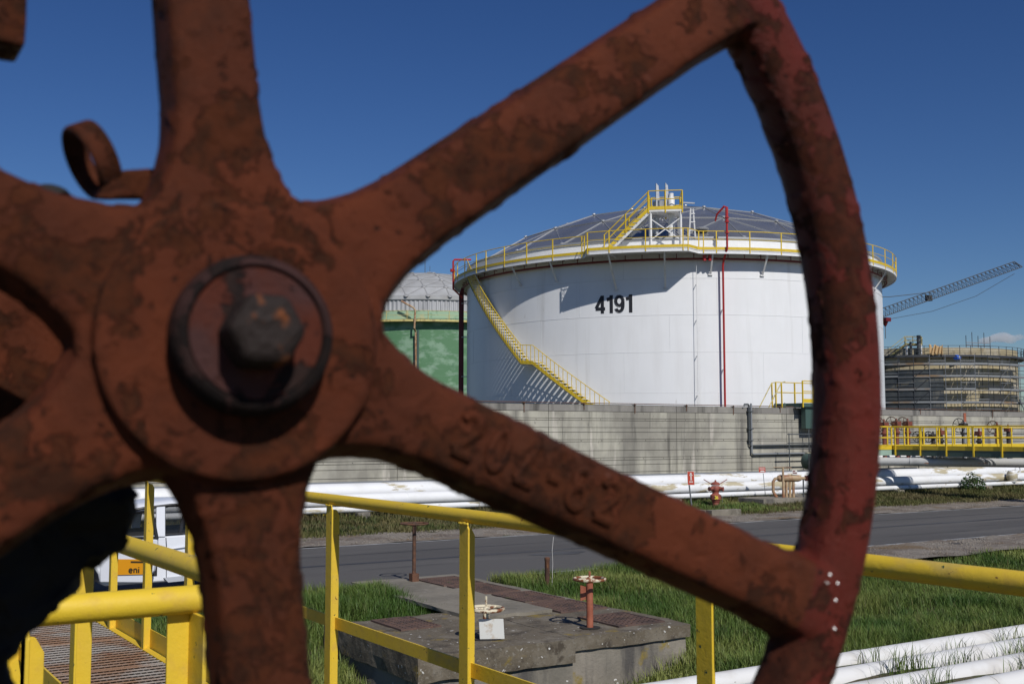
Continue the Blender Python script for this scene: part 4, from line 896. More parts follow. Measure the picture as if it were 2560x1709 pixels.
for z in (2.0, 2.3, 2.75): MB().tube([(43.5, 40.9, z), (75, 40.9, z)], .03, 5).build('rail', M_conduit, rl)
for i in range(12): MB().tube([(43.6 + i * 2.6, 40.9, 0), (43.6 + i * 2.6, 40.9, 2.8)], .03, 5).build('post', M_conduit, rl)
sv = thing('white_valve', 'small white lagged valve on the pipe below the walkway column at right', 'valve', ony(2530, 1188, 33))
q = ony(2530, 1190, 33.0); MB().lathe([(.0, -.3), (.18, -.28), (.26, -.1), (.26, .1), (.18, .28), (0, .3)], (q.x, q.y, q.z), seg=14).build('body', M_pipeW, sv, True); MB().torus((q.x + .5, q.y, q.z + .3), .2, .03, 'y', 18, 6).tube([(q.x, q.y, q.z), (q.x + .5, q.y, q.z + .3)], .05, 6).build('handwheel', M_pipeW, sv, True)

# stair and platform over the wall
cv = thing('crossover_platform', 'yellow-railed platform over the concrete wall beside the wheel rim', 'platform', (46.2, 41.8, 4.2))
a = ony(1996, 1012, 41.6); b = ony(2090, 1012, 41.6); zf = 4.42
MB().box(a.x, b.x, 41.3, 43.2, zf - .22, zf - .02).build('beam', M_dkgreen, cv); MB().box(a.x, b.x, 41.28, 41.295, zf - .0, zf + .2).build('toe_board', M_yelF, cv)
for y in (41.28, 43.2):
    for dz in (1.15, .6): MB().tube([(a.x, y, zf + dz), (b.x, y, zf + dz)], .028, 6).build('rail', M_yelF, cv)
    for x in (a.x, (a.x + b.x) / 2, b.x): MB().box(x - .035, x + .035, y - .03, y + .03, zf - .25, zf + 1.15).build('post', M_yelF, cv)
p1 = ony(1980, 960, 41.9)
for k, y in enumerate((42.5, 43.2)):
    MB().tube([(a.x - .02, y, zf + 1.15), (a.x - .3, y, zf + 1.1), (a.x - 1.35, y, zf - .35), (a.x - 2.6, y, zf - 2.0)], .028, 6).build('stair_rail', M_yelOld, cv); MB().bar((a.x, y, zf - .05), (a.x - 2.6, y, zf - 3.2), .05, .2).build('stringer', M_dkgreen, cv)
    MB().bar((a.x - .28, y, zf - .3), (a.x - .3, y, zf + 1.1), .06, .06).build('post', M_yelF, cv)
q = ony(2012, 1040, 41.55); MB().box(q.x - .05, b.x, 41.45, 41.75, 3.05, zf - .22).build('bracket_box', M_dkgreen, cv)
MB().tube([(q.x + .22, 41.5, 0), (q.x + .22, 41.5, 3.1)], .03, 6).build('leg', M_conduit, cv); MB().tube([(b.x - .2, 41.5, 0), (b.x - .2, 41.5, 3.1)], .05, 6).build('leg', M_conduit, cv)
q = ony(2034, 1153, 38.5); gd = thing('green_drum', 'dark green round drum on a black stand, mostly behind the wheel rim', 'drum', (q.x, q.y, 0))
MB().lathe([(0, -.5), (.36, -.5), (.40, -.45), (.40, .45), (.36, .5), (0, .5)], q, 'y', 20).build('drum_body', M_dkgreen, gd, True); MB().box(q.x - .7, q.x + .5, q.y - .3, q.y + .3, q.z - .52, q.z - .42).build('stand', M_conduit, gd)
for x in (-.66, -.42): MB().tube([(q.x + x, q.y - .3, 0), (q.x + x, q.y - .3, q.z + .38)], .028, 6).build('stand_post', M_conduit, gd)
MB().tube([(q.x - .66, q.y - .3, q.z), (q.x - .3, q.y - .3, q.z)], .025, 6).build('stand_bar', M_conduit, gd)

# ================================================================== HYDRANT, SIGNS, MANIFOLD
hy = thing('fire_hydrant', 'faded red pillar fire hydrant numbered 36 in the grass across the road', 'hydrant', (29.3, 31.2, 0))
hx, hy_ = 29.3, 31.2
MB().lathe([(.13, -.05), (.13, .22), (.15, .24), (.16, .27), (.17, .30)], (hx, hy_, 0), seg=18).build('barrel', M_hydrant, hy, True)
MB().lathe([(.16, .30), (.205, .33), (.205, .50), (.15, .53), (.12, .56), (.12, .62), (.15, .66)], (hx, hy_, 0), seg=18).build('body', M_hydrant, hy, True)
MB().lathe([(.15, .66), (.17, .70), (.17, .80), (.14, .84)], (hx, hy_, 0), seg=18).build('outlet_chamber', M_hydrant, hy, True)
MB().lathe([(.14, .86), (.165, .87), (.165, .93), (.12, .965), (.05, .99)], (hx, hy_, 0), seg=18).build('cap', M_hydrant, hy, True)
MB().lathe([(.05, .99), (.035, 1.0), (.035, 1.05), (.01, 1.06)], (hx, hy_, 0), seg=6).build('operating_nut', M_hydrant, hy)
for s_ in (-1, 1):
    d = RT * (.17 * s_) - FH * .10
    c = Vector((hx, hy_, .74)) + d * .7; e = Vector((hx, hy_, .73)) + d * 1.45
    MB().tube([c, e, e + d * .1], [.075, .075, .09], 10).build('outlet', M_hydrant, hy, True)
    MB().tube([Vector((hx, hy_, .90)) + RT * .14 * s_, Vector((hx, hy_, 1.08)) + RT * .44 * s_], .016, 5).build('handle_bar', M_hydrant, hy)
nx = -FH; text_mesh('36', .12, .032, lambda u, v, d: Vector((hx, hy_, .36)) + RT * (-.075 + u) - FH * (.208 + d) + ZV * v, mat('yellow_number_paint', (.75, .6, .05), .6), 'number', hy, depth=.004)
MB().tube([Vector((hx, hy_, .5)) + RT * .2, Vector((hx, hy_, .4)) + RT * .26, Vector((hx, hy_, .22)) + RT * .24], .008, 4).build('chain', M_galv, hy)
sg = thing('hydrant_sign', 'upright red sign with white hydrant symbol on a grey post left of the hydrant', 'sign', (27.86, 30.9, 0))
bx_, by_ = 27.86, 30.9; fx = Vector((RT.x, RT.y, 0)); fn = -Vector((FH.x, FH.y, 0))
MB().tube([(bx_, by_, -.05), (bx_ - .12, by_ + .03, 1.0)], .028, 8).build('post', M_signG, sg)
O_ = Vector((bx_ - .06, by_, .92)) - fx * .12
def spl(u, v, d): return O_ + fx * (u + v * -.035) + ZV * v + fn * (.04 + d)
def quad(mb_, pts, d): 
    return mb_.add([tuple(spl(u, v, d)) for u, v in pts] + [tuple(spl(u, v, d - .003)) for u, v in pts], [tuple(range(len(pts))), tuple(range(2 * len(pts) - 1, len(pts) - 1, -1))] + [(i, (i + 1) % len(pts), (i + 1) % len(pts) + len(pts), i + len(pts)) for i in range(len(pts))])
m_ = MB(); quad(m_, [(0, 0), (.26, 0), (.26, .50), (0, .50)], .0); m_.build('panel', M_signW, sg)
m_ = MB(); quad(m_, [(.012, .012), (.248, .012), (.248, .488), (.012, .488)], .004); m_.build('red_field', M_signR, sg)
m_ = MB()
for p in ([(.115, .20), (.155, .20), (.155, .40), (.115, .40)], [(.09, .40), (.18, .40), (.16, .43), (.11, .43)], [(.08, .34), (.19, .34), (.19, .37), (.08, .37)], [(.10, .18), (.17, .18), (.17, .2), (.10, .2)], [(.12, .43), (.15, .43), (.15, .45), (.12, .45)]): quad(m_, p, .008)
for i in range(5): quad(m_, [(.07 + i * .027, .09), (.09 + i * .027, .09), (.09 + i * .027, .14), (.07 + i * .027, .14)], .008)
m_.build('white_symbol', M_signW, sg)
q = onz(1914, 1240, .28); s2 = thing('warning_sign', 'small tilted red and white sign on a thin dark rod left of the manifold', 'sign', q)
t2 = ony(1906, 1176, q.y)
MB().tube([(q.x, q.y, .2), (t2.x + .02, q.y - .02, t2.z - .1)], .012, 6).build('rod', M_signG, s2)
O_ = Vector((t2.x, q.y, t2.z - .06)) - fx * .14
m_ = MB(); quad(m_, [(0, 0), (.26, 0), (.26, .2), (0, .2)], -.03); m_.build('panel', M_signR, s2)
m_ = MB(); 
for p in ([(.06, .02), (.22, .02), (.22, .07), (.06, .07)], [(.03, .11), (.24, .11), (.24, .125), (.03, .125)], [(.02, .15), (.23, .15), (.23, .165), (.02, .165)]): quad(m_, p, -.026)
m_.build('white_print', M_signW, s2)
pn = thing('plinth', 'low weathered concrete plinth under the tan pipe manifold', 'plinth', (33, 31.5, 0))
m0 = onz(1960, 1243, .28)
MB().box(31.6, 36.2, 31.0, 32.4, -.05, .28).build('block', M_slabFace, pn, bevel=.02)
mn = thing('pipe_manifold', 'tan rusting pipe manifold with four upright pipes and tee handle on a plinth', 'manifold', (m0.x, m0.y, .28))
cxm, cym = m0.x + .05, 31.7; zc_ = .28 + .74
dm_ = Vector((RT.x, RT.y, 0)) ; base = Vector((cxm, cym, zc_))
MB().tube([base - dm_ * .06, base - dm_ * .02, base + dm_ * .05, base + dm_ * .80, base + dm_ * .90, base + dm_ * .94, base + dm_ * 1.25], [.02, .10, .135, .135, .10, .065, .065], 16).build('header', M_maniT, mn, True)
for i, u in enumerate((.32, .46, .60)): p = base + dm_ * u; MB().tube([(p.x, p.y, .28), (p.x, p.y, zc_)], .055, 12).build('upright', M_maniT, mn, True)
p = base + dm_ * .16 - Vector((FH.x, FH.y, 0)) * .17; MB().tube([(p.x, p.y, .28), (p.x, p.y, zc_ + .42)], [.06, .04], 12).build('valve_stem', M_maniT, mn, True)
MB().tube([p + Vector((0, 0, .44 + zc_ - p.z)) - dm_ * .38, p + Vector((0, 0, .42 + zc_ - p.z)) + dm_ * .34], .018, 6).build('tee_handle', M_maniT, mn)
MB().tube([base - dm_ * .02, base - dm_ * .12 - ZV * .02, base - dm_ * .2 - ZV * .14, base - dm_ * .2 - ZV * .52, base - dm_ * .12 - ZV * .68, base - dm_ * .06 - ZV * .74], .06, 12).build('elbow', M_maniT, mn, True)
p = base + dm_ * 1.0; MB().tube([(p.x, p.y, .28), (p.x, p.y, zc_)], .03, 8).build('prop', M_conduit, mn); MB().lathe([(.1, -.1), (.1, .1)], base + dm_ * 1.15, seg=10).build('end_valve', M_valve, mn)
O_ = base + dm_ * .55 + ZV * .10; s3 = thing('warning_sign', 'small white and dark red notice plate standing on the manifold header', 'sign', tuple(O_))
m_ = MB(); quad(m_, [(0, .05), (.2, .03), (.2, .22), (0, .24)], .05); m_.build('panel', M_signW, s3)
m_ = MB(); quad(m_, [(.02, .1), (.18, .09), (.18, .13), (.02, .14)], .054); quad(m_, [(.02, .17), (.12, .17), (.12, .21), (.02, .21)], .054); m_.build('red_print', M_redDark, s3); MB().tube([O_, O_ + ZV * .06], .02, 5).build('bracket', M_conduit, s3)
kb = thing('kerb_block', 'short pale concrete kerb in the verge below the hydrant', 'kerb', (27, 28.6, 0))
q0 = onz(1704, 1288, .0); q1 = onz(1862, 1288, 0); k0 = onz(1783, 1292)
MB().box(k0.x, k0.x + 1.35, k0.y + .05, k0.y + .35, -.03, .22).build('kerb_stone', M_slabLt, kb, bevel=.02); MB().box(k0.x - .02, k0.x + .22, k0.y + .36, k0.y + 3.2, -.03, .20).build('kerb_stone', M_slabFace, kb, bevel=.02)

# ================================================================== VALVE PIT SLAB NEAR SIDE
slab = thing('valve_pit', 'mossy lichened concrete valve pit slab with rusty gratings in front of the road', 'concrete slab', (9, 14, 0))
# front block with a chipped edge
def rough_block(name, x0, x1, y0, y1, z0, z1, m, parent, n=0.22, amp=0.012):
    bm = bmesh.new()
    bmesh.ops.create_cube(bm, size=1.0)
    for v in bm.verts: v.co = Vector((x0 + (v.co.x + .5) * (x1 - x0), y0 + (v.co.y + .5) * (y1 - y0), z0 + (v.co.z + .5) * (z1 - z0)))
    for ax, (a_, b_) in enumerate(((x0, x1), (y0, y1), (z0, z1))):
        k = max(1, int((b_ - a_) / n))
        for i in range(1, k):
            co = [0, 0, 0]; co[ax] = a_ + (b_ - a_) * i / k; no = [0, 0, 0]; no[ax] = 1
            bmesh.ops.bisect_plane(bm, geom=bm.verts[:] + bm.edges[:] + bm.faces[:], plane_co=co, plane_no=no)
    for v in bm.verts:
        e = sum(abs(v.co[i] - lim[j]) < 1e-5 for i, lim in enumerate(((x0, x1), (y0, y1), (z0, z1))) for j in (0, 1))
        nn = mnoise.noise_vector(v.co * 3.1); v.co += nn * amp * (1 if e < 2 else 1.8)
        if e >= 2: v.co += (Vector(((x0 + x1) / 2, (y0 + y1) / 2, (z0 + z1) / 2)) - v.co).normalized() * abs(mnoise.noise(v.co * 7)) * amp * 2.2
    me = bpy.data.meshes.new(name); bm.to_mesh(me); bm.free()
    off = top(parent).location; me.transform(Matrix.Translation(-Vector(off))); me.materials.append(m)
    o = bpy.data.objects.new(name, me); COL.objects.link(o); o.parent = parent; return o
rough_block('cap_block', 9.15, 11.25, 12.55, 15.4, -.17, .02, M_slab, slab, .16)
rough_block('cap_block', 6.7, 9.145, 12.5, 15.4, -.30, .02, M_slab, slab, .16)
rough_block('wall_block', 9.16, 11.2, 12.60, 15.3, -1.0, -.175, M_slabFace, slab, .2)
rough_block('wall_block', 6.75, 9.14, 12.56, 15.3, -1.2, -.305, M_slabFace, slab, .2)
rough_block('apron_slab', 9.0, 11.25, 15.42, 19.45, -.25, .025, M_slabLt, slab, .3, .008)
rough_block('top_slab', 8.7, 10.12, 14.45, 17.3, .022, .075, M_slabLt, slab, .16, .012)
def grate(x0, x1, y0, y1, z, label=None):
    bars = MB(); n = int((y1 - y0) / .085)
    for i in range(n): y = y0 + (i + .5) * (y1 - y0) / n; bars.box(x0 + .02, x1 - .02, y - .013, y + .013, z - .012, z + .008)
    for i in range(int((x1 - x0) / .1) + 1): x = x0 + .03 + i * .1; bars.box(x - .006, x + .006, y0 + .02, y1 - .02, z - .012, z + .006)
    g_ = bars.build('grating', M_rgrate, slab)
    MB().box(x0, x1, y0, y0 + .025, z - .02, z + .011).box(x0, x1, y1 - .025, y1, z - .02, z + .011).box(x0, x0 + .025, y0 + .026, y1 - .026, z - .02, z + .011).box(x1 - .025, x1, y0 + .026, y1 - .026, z - .02, z + .011).build('frame', M_rgrate, g_)
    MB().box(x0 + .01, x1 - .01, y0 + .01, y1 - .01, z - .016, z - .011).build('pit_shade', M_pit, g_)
for (x0, x1, y0, y1, z) in ((10.15, 11.0, 17.95, 19.05, .036), (10.16, 11.0, 16.7, 17.85, .036), (10.3, 11.1, 15.5, 16.55, .038), (10.2, 11.1, 14.35, 15.38, .034), (10.15, 11.02, 12.85, 13.85, .034), (7.4, 8.05, 14.3, 15.28, .034)): grate(x0, x1, y0, y1, z)
# pedestals
def pedestal(name, label, x, y, zb, h, stem_r, wheel_r, tube_r, m_stem, m_wheel, spindle, spokes=3, ph=.4):
    t = thing(name, label, 'valve pedestal', (x, y, zb))
    MB().lathe([(stem_r, 0), (stem_r, h - .05), (stem_r * 1.3, h - .04), (stem_r * 1.3, h - .01), (stem_r * .6, h + .01)], (x, y, zb), seg=14).build('stem', m_stem, t, True)
    w = MB(); w.torus((x, y, zb + h), wheel_r, tube_r, 'z', 36, 8); wo_ = w.build('handwheel', m_wheel, t, True)
    for k in range(spokes):
        a = ph + 2 * math.pi * k / spokes; MB().tube([(x, y, zb + h), (x + math.cos(a) * wheel_r, y + math.sin(a) * wheel_r, zb + h)], tube_r * .8, 6).build('spoke', m_wheel, wo_, True)
    MB().lathe([(.045, -.025), (.05, .0), (.03, .03)], (x, y, zb + h), seg=10).build('hub', m_wheel, wo_, True)
    MB().lathe([(.016, .0), (.016, spindle)], (x, y, zb + h + .02), seg=6).build('spindle', m_stem, t)
    return t
pedestal('valve_pedestal', 'thin rusty brown handwheel post at the far end of the slab by the road', 10.05, 18.91, .02, 1.08, .036, .26, .016, M_rust, M_rust, .02)
MB().box(9.98, 10.12, 18.84, 18.98, .02, .17).build('socket', M_rust, [o for o in bpy.data.objects if o.name == 'valve_pedestal'][0])
pd2 = pedestal('valve_pedestal', 'low cream handwheel breaking into rust with a white tag on the slab', 8.1, 13.15, -.05, .47, .045, .232, .026, M_creamRust, M_creamRust, .15)
q = Vector((8.1, 13.02, .0)); MB().hexa([q + RT * -.165 + Vector((0, -.03, .04)), q + RT * .165 + Vector((0, -.03, .045)), q + RT * .165 + Vector((0, -.02, .045)), q + RT * -.165 + Vector((0, -.02, .04)), q + RT * -.165 + Vector((0, .0, .30)), q + RT * .165 + Vector((0, 0, .305)), q + RT * .165 + Vector((0, .01, .305)), q + RT * -.165 + Vector((0, .01, .30))]).build('tag_plate', M_plate, pd2)
MB().lathe([(.20, 0.022), (.20, .03)], (8.1, 13.15, 0), seg=20).build('sleeve_hole_shade', M_pit, pd2)  # flat dark disc; the hole's shade is painted on
pd3 = pedestal('valve_pedestal', 'tall orange-red post with cream handwheel near the front of the slab', 9.8, 13.07, .0, .71, .05, .225, .022, M_rustO, M_creamRust, .09, 3, .9)
MB().hexa([Vector((9.8, 13.07, .40)) + RT * -.12 + Vector((0, .02, 0)), Vector((9.8, 13.07, .42)) + RT * -.05, Vector((9.8, 13.08, .42)) + RT * -.05, Vector((9.8, 13.08, .40)) + RT * -.12 + Vector((0, .02, 0)), Vector((9.8, 13.07, .62)) + RT * -.12 + Vector((0, .02, 0)), Vector((9.8, 13.07, .6)) + RT * -.05, Vector((9.8, 13.08, .6)) + RT * -.05, Vector((9.8, 13.08, .62)) + RT * -.12 + Vector((0, .02, 0))]).build('tag_plate', M_rustO, pd3)
MB().lathe([(.15, 0.022), (.15, .032)], (9.8, 13.07, 0), seg=20).build('sleeve_hole_shade', M_pit, pd3)  # dark disc again, painted shade in place of a real hole
sp_ = thing('marker_stake', 'short dark rusty pipe stake with thin white wire in the grass', 'stake', (11.85, 17.1, 0))
MB().lathe([(.045, -.1), (.045, .46), (.05, .47), (.05, .52), (.03, .53)], (11.85, 17.1, 0), seg=10).build('stake', M_rust, sp_, True)
MB().tube([Vector((11.92, 17.05, -.05)), Vector((11.95, 17.06, .4)), Vector((11.93, 17.05, .65)), Vector((11.96, 17.05, .9))], .004, 4).build('wire', M_signW, sp_)

# near white pipes
for i, (yy, zz, rr, lab) in enumerate(((11.02, -.47, .165, 'dusty white pipe nearest the grass, farthest of the four at lower right'), (10.32, -.48, .180, 'clean white pipe second from the grass at lower right'), (9.62, -.48, .180, 'white pipe third from the grass at lower right'), (8.9, -.47, .185, 'white pipe nearest the camera at lower right corner'))):
    long_pipe('pipeline', lab, [(7.0, yy, zz), (60, yy - .1, zz)], rr, M_pipeN, 24, 5.5)

# ================================================================== GRASS
def blades(name, label, n, regions, hmin, hmax, m, zf=ground_z, avoid=(), wid=.006, lean=.5, seed=1, clump=1.0):
    g = np.random.default_rng(seed); X = []; Y = []
    area = [(b - a) * (d - c) for a, b, c, d in regions]; tot = sum(area)
    for (a, b, c, d), ar in zip(regions, area):
        k = int(n * ar / tot); X.append(g.uniform(a, b, k)); Y.append(g.uniform(c, d, k))
    X = np.concatenate(X); Y = np.concatenate(Y); keep = np.ones(len(X), bool)
    for a, b, c, d in avoid: keep &= ~((X > a) & (X < b) & (Y > c) & (Y < d))
    dens = .5 + .5 * np.sin(X * 2.3 + 1.1 * np.sin(Y * 1.9)) * np.sin(Y * 2.9 + 1.3 * np.sin(X * 1.7))
    keep &= g.uniform(0, 1, len(X)) < (1 - clump) + clump * (.25 + .75 * dens)
    X, Y, dens = X[keep], Y[keep], dens[keep]; N_ = len(X); Z = zf(X, Y)
    h = (hmin + (hmax - hmin) * g.beta(2, 2.2, N_)) * (.65 + .5 * dens); az = g.uniform(0, 2 * np.pi, N_); ln = g.uniform(.1, lean, N_) * h
    w = wid * g.uniform(.7, 1.4, N_); dx, dy = np.cos(az), np.sin(az); px, py = -dy, dx
    V = np.zeros((N_, 5, 3))
    for k, (f, ww) in enumerate(((0, 1), (0, -1), (.55, .8), (.55, -.8), (1, 0))):
        V[:, k, 0] = X + px * w * ww + dx * ln * f ** 2; V[:, k, 1] = Y + py * w * ww + dy * ln * f ** 2; V[:, k, 2] = Z - .01 + h * f * (1 - .12 * f)
    me = bpy.data.meshes.new(name); me.vertices.add(N_ * 5); me.vertices.foreach_set('co', V.reshape(-1))
    base = (np.arange(N_) * 5)[:, None]; loops = np.concatenate([base + np.array([[0, 1, 3, 2]]), base + np.array([[2, 3, 4]])], 1).reshape(-1)
    me.loops.add(N_ * 7); me.loops.foreach_set('vertex_index', loops.astype(np.int32)); me.polygons.add(N_ * 2)
    st = np.empty(N_ * 2, np.int32); st[0::2] = np.arange(N_) * 7; st[1::2] = np.arange(N_) * 7 + 4; me.polygons.foreach_set('loop_start', st)
    me.update(calc_edges=True); me.validate()
    at = me.attributes.new('tint', 'FLOAT', 'POINT'); at.data.foreach_set('value', np.repeat(np.clip(g.beta(1.3, 3, N_) * .8 + .45 * np.clip(np.sin(X * .9 + 2 * np.sin(Y * .7)) * np.sin(Y * 1.1 + X * .35), 0, 1) + .12 * (1 - dens), 0, 1), 5))
    me.materials.append(m); o = bpy.data.objects.new(name, me); COL.objects.link(o); return tag(o, label, 'grass', kind='stuff')
AV = [(6.65, 11.28, 12.45, 15.45), (8.95, 11.28, 15.3, 19.6)]
blades('grass', 'green grass left of the valve slab up to the road', 80000, [(2.5, 9.05, 13.2, 18.0), (2.5, 9.6, 17.8, 18.4)], .12, .36, M_grass, avoid=AV, seed=1, clump=.6, wid=.0045, lean=.8)
blades('grass', 'rough grass below the slab at the lower left', 30000, [(3.5, 6.8, 10.5, 14.5), (6.6, 11.5, 11.2, 12.55)], .12, .42, M_grass, avoid=AV, seed=2, clump=.6, lean=.8)
blades('grass', 'tall green grass right of the valve slab', 130000, [(11.25, 19.5, 11.25, 18.3)], .10, .32, M_grass, avoid=AV + [(19.2, 60, 16.2, 19)], seed=3, clump=.6, wid=.0042, lean=.95)
blades('grass', 'tall green grass at the right edge beside the near white pipes', 60000, [(19.5, 30, 11.2, 16.3)], .08, .26, M_grass, seed=4, clump=.65, wid=.007, lean=.95)
blades('grass', 'dark tufts growing between the near white pipes', 5200, [(9, 24, 10.56, 10.80), (9, 24, 9.86, 10.08), (9, 24, 9.14, 9.36)], .22, .50, M_grass, seed=5, clump=2.0, lean=.9, wid=.005)
blades('grass', 'dry mixed grass between the far road edge and the pipes', 95000, [(8, 60, 28.1, 33.2)], .05, .26, M_grassDry, seed=6, clump=.55, wid=.011, lean=.9, avoid=[(31.6, 36.2, 31.0, 32.4)])
blades('grass', 'dark green grass round the hydrant foot', 9000, [(25.5, 31, 28.6, 32.6)], .08, .30, M_grass, seed=7, clump=.7, wid=.012)
blades('grass', 'dark weeds in the shade under the white pipes', 26000, [(6, 60, 32.6, 36)], .1, .42, M_grassDry, seed=8, clump=.7, wid=.013)
blades('grass', 'pale dry stalks scattered through the green grass by the slab', 7000, [(2.5, 9, 12.6, 18.2), (11.3, 24, 11.3, 18.2)], .10, .42, M_grassDry, avoid=AV + [(19.2, 60, 16.2, 19)], seed=11, clump=.8, lean=1.1, wid=.005)
def shrub(name, label, c, rx, rz, n, leaf, m, stem=True):
    root = thing(name, label, 'plant', c); g = random.Random(int(c[0] * 10)); mb_ = MB()
    for i in range(n):
        a = g.uniform(0, 6.28); rr = rx * math.sqrt(g.random()); z = g.random() ** .8 * rz * (1 - .5 * (rr / rx) ** 2)
        p = Vector((c[0] + rr * math.cos(a), c[1] + rr * math.sin(a), c[2] + z)); n1 = Vector((g.uniform(-1, 1), g.uniform(-1, 1), g.uniform(.1, 1))).normalized(); x = n1.orthogonal().normalized(); y = n1.cross(x); s_ = leaf * g.uniform(.6, 1.3)
        mb_.add([tuple(p - x * s_), tuple(p + y * s_ * .45), tuple(p + x * s_), tuple(p - y * s_ * .45)], [(0, 1, 2, 3)])
    mb_.build('foliage', m, root)
    st_ = MB()
    for i in range(7): a = g.uniform(0, 6.28); st_.tube([(c[0], c[1], c[2] - .1), (c[0] + .5 * rx * math.cos(a), c[1] + .5 * rx * math.sin(a), c[2] + rz * .7)], [.012, .005], 4)
    st_.build('stems', M_rust, root); return root
q = ony(2432, 1215, 32.4); shrub('bush', 'small dark green bush by the right end of the white pipes', (q.x, q.y, .05), .55, .95, 900, .06, M_leaf)
q = onz(803, 1303, .0); fl_ = shrub('wildflower', 'yellow wildflowers in the verge left of the yellow post', (q.x, q.y, .02), .35, .35, 160, .04, M_leaf)
m_ = MB(); g = random.Random(4)
for i in range(60):
    p = Vector((q.x + g.uniform(-.35, .35), q.y + g.uniform(-.35, .35), g.uniform(.18, .42)))
    for k in range(2): x = Vector((g.uniform(-1, 1), g.uniform(-1, 1), g.uniform(-.6, .6))).normalized() * .035; y = x.orthogonal().normalized() * .03; m_.add([tuple(p - x), tuple(p + y), tuple(p + x), tuple(p - y)], [(0, 1, 2, 3)])
m_.build('flower_heads', M_flower, fl_)

# ================================================================== CAR
car = thing('car', 'white car with orange decal on its open front door, parked by the road', 'car', (5.4, 20.2, 0))
def car_build():
    cx0, cyn, cyf = 5.43, 19.35, 21.1            # pillar position, near side, far side; nose points to -X
    def prof(y, inset): pass
    # lower body with wheel openings, drawn as a side outline and given width
    zs = .28
    out = [(-2.35, .45), (-2.33, .75), (-2.15, .92), (-1.15, 1.02), (-.75, 1.05), (2.0, 1.08), (2.1, 1.0), (2.12, .45), (1.85, .32)]
    def arch(xc, r_): return [(xc + r_ * math.cos(a), .33 + r_ * math.sin(a)) for a in np.linspace(0, math.pi, 9)]
    low = [(1.85, .30)] + arch(1.28, .40) + [(.80, .28)] + [(-.9, .28)] + arch(-1.38, .40) + [(-1.85, .30)]
    poly = out[:8] + low
    mb_ = MB(); n = len(poly)
    vs_ = [(cx0 + x, cyn + (.05 if z > .9 else 0.0) , z) for x, z in poly] + [(cx0 + x, cyf - (.05 if z > .9 else 0), z) for x, z in poly]
    mb_.add(vs_, [tuple(range(n)), tuple(range(2 * n - 1, n - 1, -1))] + [(i, (i + 1) % n, (i + 1) % n + n, i + n) for i in range(n)])
    b_ = mb_.build('body', M_car, car, True, bevel=.035)
    # open front doorway: flat dark panel, the cabin's shade put into its colour
    MB().box(cx0 - .98, cx0 - .06, cyn - .012, cyn - .002, .40, 1.06).build('door_opening_shade', M_inside, b_)
    MB().box(cx0 - 1.0, cx0 + 1.5, cyn + .25, cyf - .25, .5, 1.1).build('seats', M_inside, b_, bevel=.08)
    # roof
    rp = [(-.62, 1.50), (-.3, 1.58), (.2, 1.63), (.9, 1.62), (1.6, 1.54), (1.95, 1.42)]
    mb_ = MB(); m1 = len(rp); vs_ = []
    for x, z in rp:
        for y, dz in ((cyn + .16, -.07), (cyn + .22, -.015), (cyn + .5, .02), (cyf - .5, .02), (cyf - .22, -.015), (cyf - .16, -.07)): vs_.append((cx0 + x, y, z + dz))
    fs = [(6 * i + k, 6 * i + 6 + k, 6 * i + 7 + k, 6 * i + k + 1) for i in range(m1 - 1) for k in range(5)]
    rf_ = MB().add(vs_, fs).build('roof', M_car, car, True); rf_.modifiers.new('t', 'SOLIDIFY').thickness = .035
    # pillars on both sides
    for yb, yt, s_ in ((cyn + .05, cyn + .17, 1), (cyf - .05, cyf - .17, -1)):
        for x0, x1, w, m in ((-1.15, -.60, .09, M_car), (0.0, 0.02, .15, M_car), (1.15, 1.05, .08, M_trim), (1.95, 1.75, .16, M_car)):
            z1 = {-.60: 1.47, .02: 1.56, 1.05: 1.55, 1.75: 1.44}[x1]
            MB().bar((cx0 + x0, yb, 1.04), (cx0 + x1, yt, z1), w, .05, (0, 1, 0)).build('pillar', m, car, bevel=.012)
        MB().tube([(cx0 - 1.1, yb - .005 * s_, 1.07), (cx0 - .6, yt - .01 * s_, 1.475), (cx0 - .28, yt - .01 * s_, 1.53), (cx0 + .2, yt - .01 * s_, 1.57), (cx0 + .9, yt - .01 * s_, 1.565), (cx0 + 1.6, yt - .01 * s_, 1.485)], .025, 6).build('window_seal', M_trim, car)
        # rear side window
        MB().add([(cx0 + .10, yb + .01 * s_, 1.08), (cx0 + 1.12, yb + .01 * s_, 1.10), (cx0 + 1.02, yt, 1.53), (cx0 + .11, yt, 1.54)], [(0, 1, 2, 3)]).build('side_window', M_glass, car)
        MB().tube([(cx0 + .08, yb, 1.075), (cx0 + 1.12, yb, 1.10), (cx0 + 1.04, yt, 1.535), (cx0 + .16, yt, 1.55), (cx0 + .09, yt, 1.52)], .017, 6, closed=True).build('window_gasket', M_trim, car)
        MB().bar((cx0 + .33, yb, 1.09), (cx0 + .46, yt, 1.54), .05, .03, (0, 1, 0)).build('window_divider', M_trim, car)
    MB().add([(cx0 - .95, cyf - .05, 1.08), (cx0 - .08, cyf - .05, 1.08), (cx0 - .06, cyf - .17, 1.53), (cx0 - .52, cyf - .17, 1.47)], [(0, 1, 2, 3)]).build('side_window', M_glass, car)
    MB().add([(cx0 - 1.18, cyn + .14, 1.05), (cx0 - 1.18, cyf - .14, 1.05), (cx0 - .62, cyf - .22, 1.47), (cx0 - .62, cyn + .22, 1.47)], [(0, 1, 2, 3)]).build('windscreen', M_glass, car)
    MB().add([(cx0 + 2.02, cyn + .14, 1.08), (cx0 + 2.02, cyf - .14, 1.08), (cx0 + 1.85, cyf - .22, 1.42), (cx0 + 1.85, cyn + .22, 1.42)], [(0, 1, 2, 3)]).build('rear_window', M_glass, car)
